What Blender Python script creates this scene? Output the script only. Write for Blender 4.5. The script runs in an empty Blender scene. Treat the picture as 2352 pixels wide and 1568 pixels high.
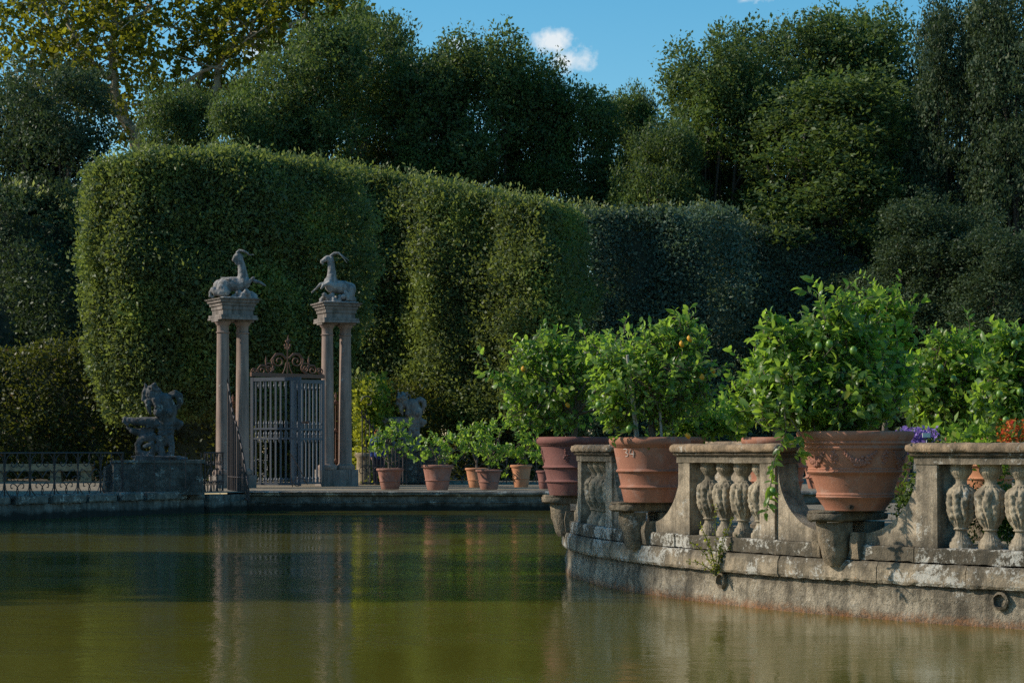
import bpy, bmesh, math, random
import numpy as np
from mathutils import Vector

random.seed(7)
rng = np.random.default_rng(11)
PI = math.pi
R = math.radians
scene = bpy.context.scene
COL = scene.collection

# ------------------------------------------------------------------ camera geometry
F, CX, HY, EYE = 4576.0, 1176.0, 1035.0, 1.62

def at(px, py, Y):
    """a place in the garden from its bearing, its height angle and its distance"""
    return np.array([(px - CX) / F * Y, Y, EYE - (py - HY) / F * Y])

def X_at(px, Y):
    return (px - CX) / F * Y

def Z_at(py, Y):
    return EYE - (py - HY) / F * Y

# ------------------------------------------------------------------ objects, names, labels
def tag(o, label=None, cat=None, group=None, kind=None):
    if label: o['label'] = label
    if cat: o['category'] = cat
    if group: o['group'] = group
    if kind: o['kind'] = kind
    return o

def thing(name, label, cat, loc=(0, 0, 0), group=None):
    o = bpy.data.objects.new(name, None)
    COL.objects.link(o)
    o.location = [float(v) for v in loc]
    return tag(o, label, cat, group)

def link_mesh(name, me, parent=None):
    o = bpy.data.objects.new(name, me)
    COL.objects.link(o)
    if parent is not None:
        o.parent = parent
    return o

def origin_of(parent):
    if parent is None:
        return np.zeros(3)
    p = np.array(parent.location)
    if parent.parent is not None:
        p = p + np.array(parent.parent.location)
    return p

def copy_tree(o, parent=None):
    c = o.copy()
    COL.objects.link(c)
    if parent is not None:
        c.parent = parent
    for ch in list(o.children):
        copy_tree(ch, c)
    return c

class MB:
    def __init__(s):
        s.v = []; s.f = []; s.n = 0; s.mi = []
    def add(s, verts, faces, mi=0):
        verts = np.asarray(verts, float).reshape(-1, 3)
        s.v.append(verts)
        for f in faces:
            s.f.append([i + s.n for i in f]); s.mi.append(mi)
        s.n += len(verts)
    def box(s, c, size, rz=0.0, taper=1.0):
        x, y, z = [k / 2 for k in size]
        P = np.array([[-x, -y, -z], [x, -y, -z], [x, y, -z], [-x, y, -z],
                      [-x * taper, -y * taper, z], [x * taper, -y * taper, z], [x * taper, y * taper, z], [-x * taper, y * taper, z]])
        ca, sa = math.cos(rz), math.sin(rz)
        Q = P.copy(); Q[:, 0] = P[:, 0] * ca - P[:, 1] * sa; Q[:, 1] = P[:, 0] * sa + P[:, 1] * ca
        s.add(Q + np.array(c), [(0, 3, 2, 1), (4, 5, 6, 7), (0, 1, 5, 4), (1, 2, 6, 5), (2, 3, 7, 6), (3, 0, 4, 7)])
    def tube(s, pts, radii, n=8, cap=True):
        pts = np.asarray(pts, float)
        if np.isscalar(radii): radii = [radii] * len(pts)
        T = np.gradient(pts, axis=0)
        T /= np.linalg.norm(T, axis=1)[:, None] + 1e-9
        a = np.array([0, 0, 1.0]) if abs(T[0][2]) < .9 else np.array([1.0, 0, 0])
        u = np.cross(T[0], a); u /= np.linalg.norm(u)
        ang = np.linspace(0, 2 * PI, n, endpoint=False)
        V = []
        for i in range(len(pts)):
            u = u - T[i] * np.dot(u, T[i]); u /= np.linalg.norm(u) + 1e-9
            w = np.cross(T[i], u)
            V.append(pts[i] + radii[i] * (np.cos(ang)[:, None] * u + np.sin(ang)[:, None] * w))
        V = np.concatenate(V)
        fs = []
        for i in range(len(pts) - 1):
            for k in range(n):
                fs.append((i * n + k, i * n + (k + 1) % n, (i + 1) * n + (k + 1) % n, (i + 1) * n + k))
        if cap:
            fs.append(tuple(range(n))[::-1]); fs.append(tuple((len(pts) - 1) * n + k for k in range(n)))
        s.add(V, fs)
    def ball(s, c, r, n=12, m=8):
        r = np.array([r, r, r]) if np.isscalar(r) else np.array(r)
        V = [[0, 0, 1]]
        for i in range(1, m):
            p = PI * i / m
            for k in range(n):
                t = 2 * PI * k / n
                V.append([math.sin(p) * math.cos(t), math.sin(p) * math.sin(t), math.cos(p)])
        V.append([0, 0, -1])
        fs = [(0, 1 + k, 1 + (k + 1) % n) for k in range(n)]
        for i in range(m - 2):
            for k in range(n):
                a = 1 + i * n
                fs.append((a + k, a + n + k, a + n + (k + 1) % n, a + (k + 1) % n))
        a = 1 + (m - 2) * n
        fs += [(a + k, len(V) - 1, a + (k + 1) % n) for k in range(n)]
        s.add(np.array(V) * r + np.array(c), fs)
    def limb(s, p0, r0, p1, r1):
        """tapered limb with round ends, for sculpted bodies that are fused afterwards"""
        p0 = np.array(p0, float); p1 = np.array(p1, float)
        s.ball(p0, r0); s.ball(p1, r1); s.tube([p0, (p0 + p1) / 2, p1], [r0, (r0 + r1) / 2, r1], 12)
    def chain(s, pts, radii):
        for i in range(len(pts) - 1):
            s.limb(pts[i], radii[i], pts[i + 1], radii[i + 1])
    def lathe(s, prof, n=32, c=(0, 0, 0), mod=None, cap=True):
        ang = np.linspace(0, 2 * PI, n, endpoint=False)
        V = []
        for (r, z) in prof:
            rr = np.full(n, r)
            if mod is not None: rr = rr + mod(ang, z, r)
            V.append(np.stack([rr * np.cos(ang), rr * np.sin(ang), np.full(n, z)], 1))
        V = np.concatenate(V) + np.array(c)
        fs = []
        for i in range(len(prof) - 1):
            for k in range(n):
                fs.append((i * n + k, i * n + (k + 1) % n, (i + 1) * n + (k + 1) % n, (i + 1) * n + k))
        if cap:
            fs.append(tuple(range(n))[::-1]); fs.append(tuple((len(prof) - 1) * n + k for k in range(n)))
        s.add(V, fs)
    def build(s, name, mat, parent=None, smooth=None, jitter=0.0, recalc=True):
        V = np.concatenate(s.v) - origin_of(parent)
        if jitter: V = V + rng.normal(0, jitter, V.shape)
        me = bpy.data.meshes.new(name)
        me.from_pydata(V.tolist(), [], s.f)
        if recalc:
            bm = bmesh.new(); bm.from_mesh(me)
            bmesh.ops.recalc_face_normals(bm, faces=bm.faces)
            bm.to_mesh(me); bm.free()
        mats = mat if isinstance(mat, (list, tuple)) else [mat]
        for m in mats: me.materials.append(m)
        if len(mats) > 1: me.polygons.foreach_set('material_index', s.mi)
        if smooth is not None:
            me.polygons.foreach_set('use_smooth', [True] * len(me.polygons))
            me.set_sharp_from_angle(angle=R(smooth))
        me.update()
        return link_mesh(name, me, parent)

def np_mesh(name, V, face_sets, mats, parent=None, mat_idx=None, smooth=False):
    """fast mesh from arrays; face_sets is a list of (m,k) index arrays"""
    V = np.asarray(V, np.float32) - origin_of(parent).astype(np.float32)
    me = bpy.data.meshes.new(name)
    me.vertices.add(len(V)); me.vertices.foreach_set('co', V.ravel())
    loops = np.concatenate([f.ravel() for f in face_sets]).astype(np.int32)
    tot = np.concatenate([np.full(len(f), f.shape[1]) for f in face_sets])
    start = np.concatenate([[0], np.cumsum(tot)[:-1]]).astype(np.int32)
    me.loops.add(len(loops)); me.loops.foreach_set('vertex_index', loops)
    me.polygons.add(len(tot)); me.polygons.foreach_set('loop_start', start)
    for m in (mats if isinstance(mats, (list, tuple)) else [mats]): me.materials.append(m)
    if mat_idx is not None: me.polygons.foreach_set('material_index', mat_idx.astype(np.int32))
    if smooth: me.polygons.foreach_set('use_smooth', np.ones(len(tot), bool))
    me.update(calc_edges=True)
    me.validate()
    return link_mesh(name, me, parent)

def unit(a):
    return a / (np.linalg.norm(a, axis=-1, keepdims=True) + 1e-9)

# ------------------------------------------------------------------ materials
class NT:
    def __init__(s, name):
        s.m = bpy.data.materials.new(name); s.m.use_nodes = True
        s.t = s.m.node_tree; s.N = s.t.nodes; s.L = s.t.links
        s.b = s.N['Principled BSDF']; s.out = s.N['Material Output']
    def n(s, typ, **k):
        x = s.N.new(typ)
        for a, v in k.items():
            if a in x.inputs: x.inputs[a].default_value = v
            else: setattr(x, a, v)
        return x
    def noise(s, vec, scale, detail=4, rough=.6, dist=0.0):
        x = s.n('ShaderNodeTexNoise'); x.inputs['Scale'].default_value = scale
        x.inputs['Detail'].default_value = detail; x.inputs['Roughness'].default_value = rough
        x.inputs['Distortion'].default_value = dist
        s.L.new(vec, x.inputs['Vector']); return x.outputs['Fac']
    def ramp(s, fac, stops):
        x = s.n('ShaderNodeValToRGB'); e = x.color_ramp.elements
        while len(e) < len(stops): e.new(.5)
        for k, (p, c) in enumerate(stops):
            e[k].position = p; e[k].color = (*c, 1) if len(c) == 3 else c
        s.L.new(fac, x.inputs['Fac']); return x.outputs['Color']
    def step(s, fac, a, b):
        return s.ramp(fac, [(a, (0, 0, 0)), (b, (1, 1, 1))])
    def mix(s, fac, a, b, mode='MIX'):
        x = s.n('ShaderNodeMix', data_type='RGBA', blend_type=mode)
        for sock, v in ((0, fac), (6, a), (7, b)):
            if hasattr(v, 'is_output'): s.L.new(v, x.inputs[sock])
            elif isinstance(v, (int, float)): x.inputs[sock].default_value = v if sock == 0 else (v, v, v, 1)
            else: x.inputs[sock].default_value = (*v, 1)
        return x.outputs[2]
    def math(s, op, a, b=0.0):
        x = s.n('ShaderNodeMath', operation=op)
        for k, v in enumerate((a, b)):
            if hasattr(v, 'is_output'): s.L.new(v, x.inputs[k])
            else: x.inputs[k].default_value = v
        return x.outputs[0]
    def pos(s): return s.n('ShaderNodeNewGeometry').outputs['Position']
    def obj(s): return s.n('ShaderNodeTexCoord').outputs['Object']
    def scaled(s, vec, sc):
        x = s.n('ShaderNodeMapping'); x.inputs['Scale'].default_value = sc
        s.L.new(vec, x.inputs['Vector']); return x.outputs['Vector']
    def sep(s, vec, k):
        x = s.n('ShaderNodeSeparateXYZ'); s.L.new(vec, x.inputs[0]); return x.outputs[k]
    def bump(s, h, strength=.5, dist=.02, prev=None):
        x = s.n('ShaderNodeBump'); x.inputs['Strength'].default_value = strength; x.inputs['Distance'].default_value = dist
        s.L.new(h, x.inputs['Height'])
        if prev is not None: s.L.new(prev, x.inputs['Normal'])
        return x.outputs['Normal']
    def done(s, color=None, rough=.8, normal=None, spec=.3):
        if color is not None:
            if hasattr(color, 'is_output'): s.L.new(color, s.b.inputs['Base Color'])
            else: s.b.inputs['Base Color'].default_value = (*color, 1)
        if hasattr(rough, 'is_output'): s.L.new(rough, s.b.inputs['Roughness'])
        else: s.b.inputs['Roughness'].default_value = rough
        if normal is not None: s.L.new(normal, s.b.inputs['Normal'])
        s.b.inputs['Specular IOR Level'].default_value = spec
        return s.m

def stone(name, c1, c2, dark=(.05, .045, .035), white=.35, streak=.6, orange=.2, bump=.6, fine=55, wet=None, rust=False, lich=(.50, .48, .43), bd=.02, blot=.6, grain=.55, stain=()):
    s = NT(name); p = s.pos()
    col = s.mix(s.step(s.noise(p, 1.7, 5), .35, .65), c1, c2)
    col = s.mix(s.math('MULTIPLY', s.step(s.noise(p, 5.5, 8, .72), .44, .62), blot), col, dark)
    st = s.noise(s.scaled(p, (7, 7, .55)), 1.0, 5, .65)
    col = s.mix(s.math('MULTIPLY', s.step(st, .46, .62), streak), col, dark)
    g = s.noise(p, fine, 3, .7)
    col = s.mix(grain, col, s.ramp(g, [(.25, (.35, .33, .3)), (.75, (1.5, 1.5, 1.5))]), 'MULTIPLY')
    for (za, zb_) in stain:      # grime gathering under ledges (za) and fading towards zb_
        mr = s.n('ShaderNodeMapRange'); mr.inputs['From Min'].default_value = zb_; mr.inputs['From Max'].default_value = za
        s.L.new(s.math('ADD', s.sep(p, 2), s.math('MULTIPLY', s.math('SUBTRACT', s.noise(s.scaled(p, (9, 9, 1.5)), 1.0, 5, .7), .5), abs(za - zb_) * 1.6)), mr.inputs['Value'])
        col = s.mix(s.math('MULTIPLY', mr.outputs[0], .75), col, dark)
    if white:
        big = s.noise(p, 3.1, 3); sm = s.noise(p, 21, 8, .78)
        w = s.step(s.math('ADD', s.math('MULTIPLY', big, .55), s.math('MULTIPLY', sm, .6)), .70 - .12 * white, .75 - .12 * white)
        col = s.mix(s.math('MULTIPLY', w, .8), col, lich)
    if orange:
        o = s.step(s.noise(p, 8.3, 6, .7), .74 - .1 * orange, .78 - .1 * orange)
        col = s.mix(s.math('MULTIPLY', o, .8), col, (.42, .17, .035))
    if rust:
        z = s.math('ADD', s.sep(p, 2), s.math('MULTIPLY', s.math('SUBTRACT', s.noise(p, 9, 6, .75), .5), .22))
        zz = s.n('ShaderNodeMapRange'); zz.inputs['From Min'].default_value = .01; zz.inputs['From Max'].default_value = .10
        zz.inputs['To Min'].default_value = 1; zz.inputs['To Max'].default_value = 0
        s.L.new(z, zz.inputs['Value'])
        col = s.mix(s.math('MULTIPLY', zz.outputs[0], .7), col, s.mix(s.step(s.noise(p, 26, 4, .7), .42, .6), (.30, .12, .04), (.09, .05, .03)))
    if wet is not None:
        zz = s.n('ShaderNodeMapRange'); zz.inputs['From Min'].default_value = wet * .5; zz.inputs['From Max'].default_value = wet
        zz.inputs['To Min'].default_value = 1; zz.inputs['To Max'].default_value = 0
        s.L.new(s.math('ADD', s.sep(p, 2), s.math('MULTIPLY', s.math('SUBTRACT', s.noise(p, 2.5, 5), .5), .35)), zz.inputs['Value'])
        col = s.mix(s.math('MULTIPLY', zz.outputs[0], .9), col, (.018, .017, .014))
    h = s.math('ADD', s.math('MULTIPLY', s.noise(p, 18, 6, .7), 1.0), s.math('MULTIPLY', s.noise(p, 75, 4, .7), .45))
    return s.done(col, .9, s.bump(h, bump, bd), .15)

def terracotta(name, c1, c2, bloom=.3):
    s = NT(name); p = s.pos()
    col = s.mix(s.step(s.noise(p, 2.6, 5, .6), .35, .68), c1, c2)
    col = s.mix(s.math('MULTIPLY', s.step(s.noise(s.scaled(p, (4, 4, .8)), 1.6, 6, .7), .5, .75), .45), col, tuple(k * .45 for k in c1))
    col = s.mix(s.math('MULTIPLY', s.step(s.noise(p, 7, 7, .7), .53, .7), bloom), col, (.42, .33, .28))
    g = s.noise(p, 90, 3, .7)
    col = s.mix(.4, col, s.ramp(g, [(.25, (.55, .55, .55)), (.75, (1.35, 1.35, 1.35))]), 'MULTIPLY')
    return s.done(col, .85, s.bump(s.noise(p, 35, 5, .7), .25, .01), .2)

def leaf(name, stops, trans=.4, rough=.45, tcol=(.25, .35, .03), spec=.4, clump=1.3, sunpatch=0):
    s = NT(name); p = s.pos()
    g = s.n('ShaderNodeNewGeometry')
    col = s.ramp(g.outputs['Random Per Island'], stops)
    cl = s.ramp(s.noise(p, clump, 3), [(.3, (.55, .6, .6)), (.7, (1.3, 1.25, 1.1))])
    col = s.mix(.8, col, cl, 'MULTIPLY')
    if sunpatch: col = s.mix(s.math('MULTIPLY', s.step(s.noise(p, sunpatch, 4, .6), .52, .66), .6), col, s.mix(1.0, col, (1.55, 1.6, .75), 'MULTIPLY'))  # yellow-green noise blotches: sunlit patches put into the leaf colour
    s.done(col, rough, None, spec)
    tr = s.n('ShaderNodeBsdfTranslucent')
    tc = s.mix(.8, col, s.mix(.5, tcol, s.ramp(g.outputs['Random Per Island'], [(0, tuple(k * .6 for k in tcol)), (1, tuple(k * 1.3 for k in tcol))])), 'MIX')
    s.L.new(tc, tr.inputs['Color'])
    ms = s.n('ShaderNodeMixShader'); ms.inputs[0].default_value = trans
    s.L.new(s.b.outputs[0], ms.inputs[1]); s.L.new(tr.outputs[0], ms.inputs[2])
    s.L.new(ms.outputs[0], s.out.inputs['Surface'])
    return s.m

def plain(name, c, rough=.7, var=.35, scale=30, spec=.3, bump=.2, metal=0.0):
    s = NT(name); p = s.pos()
    col = s.mix(s.noise(p, scale, 4, .65), tuple(k * (1 - var) for k in c), tuple(k * (1 + var) for k in c))
    s.b.inputs['Metallic'].default_value = metal
    return s.done(col, rough, s.bump(s.noise(p, scale * 2, 4), bump, .01), spec)

M = {}
M['balustrade'] = stone('weathered_sandstone', (.47, .385, .285), (.33, .27, .195), white=.42, streak=.55, orange=.35, bump=.7, blot=.58, stain=((1.57, 1.40), (.70, .86)))
M['rail'] = stone('rail_sandstone', (.42, .30, .19), (.28, .20, .135), white=.34, streak=.5, orange=.5, bump=.7, blot=.58, stain=((1.585, 1.63),))
M['plinth'] = stone('lichened_plinth_stone', (.43, .35, .25), (.28, .225, .16), white=.95, streak=.55, orange=.5, bump=.9, blot=.58, stain=((.57, .45),))
M['baluster'] = stone('baluster_stone', (.46, .39, .285), (.32, .26, .185), white=.3, streak=.4, orange=.3, bump=.5)
M['wall'] = stone('basin_wall_render', (.48, .41, .31), (.30, .25, .185), white=.25, streak=.62, orange=.12, bump=1.0, fine=40, rust=True, bd=.035, stain=((.37, .24),))
M['corbel'] = stone('corbel_stone', (.36, .28, .19), (.20, .17, .13), white=.15, streak=.5, orange=.4, bump=1.0, bd=.03)
M['bank'] = stone('bank_stone', (.22, .21, .19), (.12, .115, .105), white=.3, streak=.6, orange=.1, bump=.7, wet=.22)
M['coping'] = stone('coping_stone', (.25, .23, .20), (.11, .105, .10), white=.62, streak=.5, orange=.1, bump=.8)
M['column'] = stone('column_sandstone', (.36, .265, .22), (.28, .205, .175), white=.08, streak=.4, orange=.05, bump=.15, blot=.12, grain=.25)
M['entab'] = stone('entablature_stone', (.29, .245, .22), (.19, .165, .15), white=.15, streak=.6, orange=.1, bump=.3, blot=.25, grain=.3)
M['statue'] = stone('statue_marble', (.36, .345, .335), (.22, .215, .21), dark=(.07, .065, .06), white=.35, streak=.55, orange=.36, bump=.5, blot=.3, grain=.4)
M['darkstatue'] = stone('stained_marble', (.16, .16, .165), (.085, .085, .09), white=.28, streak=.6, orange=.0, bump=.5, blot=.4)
M['rubble'] = stone('rubble_masonry', (.20, .19, .17), (.09, .085, .08), white=.4, streak=.3, orange=.1, bump=1.0, fine=14, bd=.06)
M['bench'] = stone('bench_stone', (.42, .33, .21), (.33, .26, .17), white=.1, streak=.2, orange=.2, bump=.3)
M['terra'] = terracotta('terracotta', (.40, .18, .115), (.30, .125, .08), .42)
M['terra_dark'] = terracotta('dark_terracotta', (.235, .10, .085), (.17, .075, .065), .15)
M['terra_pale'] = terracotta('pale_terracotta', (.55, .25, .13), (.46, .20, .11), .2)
M['terra_rose'] = terracotta('rose_terracotta', (.33, .155, .115), (.25, .115, .085), .3)
M['soil'] = plain('potting_soil', (.05, .036, .025), .95, .5, 60)
M['iron'] = plain('painted_iron', (.085, .095, .115), .5, .4, 20, .5, .3)
M['rust'] = plain('rusty_iron', (.16, .085, .06), .75, .5, 24, .3, .5)
M['darkiron'] = plain('dark_iron', (.045, .032, .03), .6, .5, 24, .4, .4)
M['bark'] = plain('bark', (.14, .11, .085), .9, .5, 14, .2, .8)
M['palebark'] = plain('pale_plane_bark', (.30, .26, .19), .85, .45, 3, .2, .5)
M['ilexbark'] = plain('ilex_bark', (.085, .072, .058), .9, .5, 5, .2, .7)
M['twig'] = plain('green_twig', (.10, .115, .04), .7, .4, 30)
M['stake'] = plain('grey_stake', (.34, .31, .27), .8, .3, 30)
M['lemon'] = plain('lemon_peel', (.62, .30, .02), .5, .2, 60, .4, .15)
M['lime'] = plain('green_lemon_peel', (.12, .22, .03), .4, .2, 60, .5, .15)
M['white'] = plain('white_tag', (.72, .74, .70), .5, .05, 30)
M['chalk'] = plain('chalk_paint', (.60, .52, .47), .9, .3, 90)
M['purple'] = leaf('purple_petals', [(0, (.22, .12, .52)), (1, (.40, .27, .70))], .3, .6, (.4, .25, .7))
M['red'] = leaf('red_petals', [(0, (.65, .03, .025)), (.5, (.7, .12, .02)), (1, (.65, .30, .04))], .3, .6, (.7, .15, .03))
M['lemonleaf'] = leaf('lemon_leaf', [(0, (.068, .120, .036)), (.45, (.105, .195, .048)), (.8, (.15, .245, .055)), (.95, (.23, .30, .06)), (1, (.36, .33, .05))], .52, .36, (.42, .64, .06), .5, 2.0)
M['lemonleaf_bright'] = leaf('bright_lemon_leaf', [(0, (.075, .135, .028)), (.5, (.125, .225, .038)), (.94, (.22, .30, .05)), (1, (.36, .33, .05))], .52, .4, (.40, .62, .05), .45, 2.0)
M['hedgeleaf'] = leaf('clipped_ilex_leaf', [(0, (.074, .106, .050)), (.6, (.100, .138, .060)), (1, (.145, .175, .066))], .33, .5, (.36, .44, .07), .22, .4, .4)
M['shootleaf'] = leaf('sunlit_shoot_leaf', [(0, (.13, .165, .07)), (.6, (.18, .21, .085)), (1, (.24, .25, .10))], .45, .5, (.42, .48, .12), .25, .5)  # hedge-top shoots, colour lightened to paint in the sunlit fringe
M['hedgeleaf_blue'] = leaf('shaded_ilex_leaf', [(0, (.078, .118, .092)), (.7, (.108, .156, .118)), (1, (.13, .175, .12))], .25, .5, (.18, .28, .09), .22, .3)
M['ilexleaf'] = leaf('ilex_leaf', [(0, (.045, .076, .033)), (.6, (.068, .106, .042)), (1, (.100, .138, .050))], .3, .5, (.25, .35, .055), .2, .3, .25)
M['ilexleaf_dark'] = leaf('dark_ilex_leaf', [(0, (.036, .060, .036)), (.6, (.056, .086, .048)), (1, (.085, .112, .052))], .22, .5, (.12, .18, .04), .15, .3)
M['planeleaf'] = leaf('plane_leaf', [(0, (0.03, 0.0541, 0.0114)), (0.55, (0.0599, 0.0947, 0.0142)), (0.85, (0.1197, 0.1354, 0.0142)), (1, (0.2052, 0.1625, 0.0142))], .55, .5, (0.303, 0.303, 0.018), .3, .25)
M['ivyleaf'] = leaf('ivy_leaf', [(0, (.026, .040, .012)), (.6, (.050, .068, .016)), (.93, (.095, .092, .02)), (1, (.14, .06, .02))], .3, .5, (.24, .27, .03), .3, .6)
M['brightivy'] = leaf('bright_creeper_leaf', [(0, (0.084, 0.126, 0.0168)), (0.6, (0.182, 0.238, 0.028)), (1, (0.336, 0.336, 0.042))], .5, .5, (0.6, 0.624, 0.048), .35, .8)
M['boxleaf'] = leaf('box_leaf', [(0, (.03, .06, .014)), (1, (.09, .14, .022))], .35, .5, (.22, .32, .03), .35, 2)
M['core'] = plain('dark_branch_mass', (.045, .055, .04), 1.0, .5, 2, .0)
M['skin'] = plain('skin', (.45, .26, .18), .6, .1, 20)
M['hair'] = plain('auburn_hair', (.42, .16, .03), .6, .3, 40)
M['jacket'] = plain('blue_jacket', (.03, .06, .20), .8, .3, 40)
M['trousers'] = plain('dark_trousers', (.03, .03, .045), .9, .3, 40)

s = NT('gravel'); p = s.pos()
col = s.mix(s.step(s.noise(p, .35, 5), .35, .65), (.30, .25, .185), (.21, .175, .13))
col = s.mix(.8, col, s.ramp(s.noise(p, 38, 3, .75), [(.3, (.35, .33, .3)), (.7, (1.45, 1.45, 1.45))]), 'MULTIPLY')
col = s.mix(s.step(s.noise(p, 5, 6, .7), .6, .68), col, (.13, .085, .045))
M['gravel'] = s.done(col, .95, s.bump(s.noise(p, 45, 4, .7), .8, .02), .1)

s = NT('pond_bed'); M['bed'] = s.done((.05, .05, .015), .9)

# turbid green water: rippled mirror over a murky olive body
s = NT('pond_water'); p = s.pos()
q1 = s.noise(s.scaled(p, (.9, 1.0, 1)), 4.2, 3, .55, .3)
q2 = s.noise(s.scaled(p, (.8, 1.5, 1)), 16.0, 3, .6, .2)
q3 = s.noise(s.scaled(p, (1, 1, 1)), .55, 2, .5)
h = s.math('ADD', s.math('MULTIPLY', q1, 1.0), s.math('MULTIPLY', q2, .36))
h = s.math('MULTIPLY', h, s.math('ADD', s.math('MULTIPLY', s.step(q3, .36, .66), .75), .22))
col = s.mix(s.noise(p, .18, 3), (.092, .084, .010), (.128, .112, .015))
M['water'] = s.done(col, .03, s.bump(h, .30, .027), .5)
s.b.inputs['IOR'].default_value = 1.33

# ------------------------------------------------------------------ foliage
def rand_unit(n):
    return unit(rng.normal(size=(n, 3)))

def quad_leaves(P, D, L, W, curl=.0, face=None):
    n = len(P)
    Nn = rand_unit(n)
    if face is not None: Nn = Nn * .75 + face
    Nn = unit(Nn - D * (Nn * D).sum(1, keepdims=True))
    S = np.cross(D, Nn)
    a = P; c = P + D * L[:, None]
    b = P + D * (L * .48)[:, None] + S * (W / 2)[:, None] + Nn * (L * curl)[:, None]
    d = P + D * (L * .48)[:, None] - S * (W / 2)[:, None] + Nn * (L * curl)[:, None]
    V = np.stack([a, b, c, d], 1).reshape(-1, 3)
    return V, np.arange(4 * n).reshape(n, 4)

def folded_leaves(P, D, Nn, L, W):
    """eight point leaf, folded along its midrib and arched: for plants seen close"""
    n = len(P)
    S = unit(np.cross(D, Nn)); Nn = np.cross(S, D)
    def pt(t, w, up):
        return P + D * (L * t)[:, None] + S * (W * w)[:, None] + Nn * (L * up)[:, None]
    V = np.stack([pt(0, 0, 0), pt(.3, .46, .09), pt(.3, 0, .03), pt(.3, -.46, .09),
                  pt(.68, .40, .06), pt(.68, 0, 0), pt(.68, -.40, .06), pt(1, 0, -.10)], 1).reshape(-1, 3)
    b = (np.arange(n) * 8)[:, None]
    q = np.concatenate([b + np.array([[2, 5, 4, 1]]), b + np.array([[2, 3, 6, 5]])])
    t = np.concatenate([b + np.array([k]) for k in ([0, 2, 1], [0, 3, 2], [5, 7, 4], [5, 6, 7])])
    return V, [q, t]

def clump_leaves(C, n_each, spread, size, up=.3, out=None, outw=.5, aspect=.45, svar=.35, face=0.0):
    """n_each leaves round every clump centre C"""
    m = len(C)
    P = np.repeat(C, n_each, 0) + rng.normal(size=(m * n_each, 3)) * np.asarray(spread)
    D = rng.normal(size=P.shape) * .8
    if out is not None: D += np.repeat(out, n_each, 0) * outw
    D[:, 2] += up
    D = unit(D)
    L = size * (1 + svar * rng.normal(size=len(P))).clip(.4, 2)
    return quad_leaves(P, D, L, L * aspect * rng.uniform(.8, 1.2, len(P)), .06, None if not face else np.repeat(out, n_each, 0) * face)

def wob(P, k, seed):
    r = np.random.default_rng(seed)
    out = np.zeros(len(P))
    for _ in range(5):
        d = r.normal(size=3); out += np.sin(P @ d * k + r.uniform(0, 6.28)) / 2.4
    return out

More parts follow.
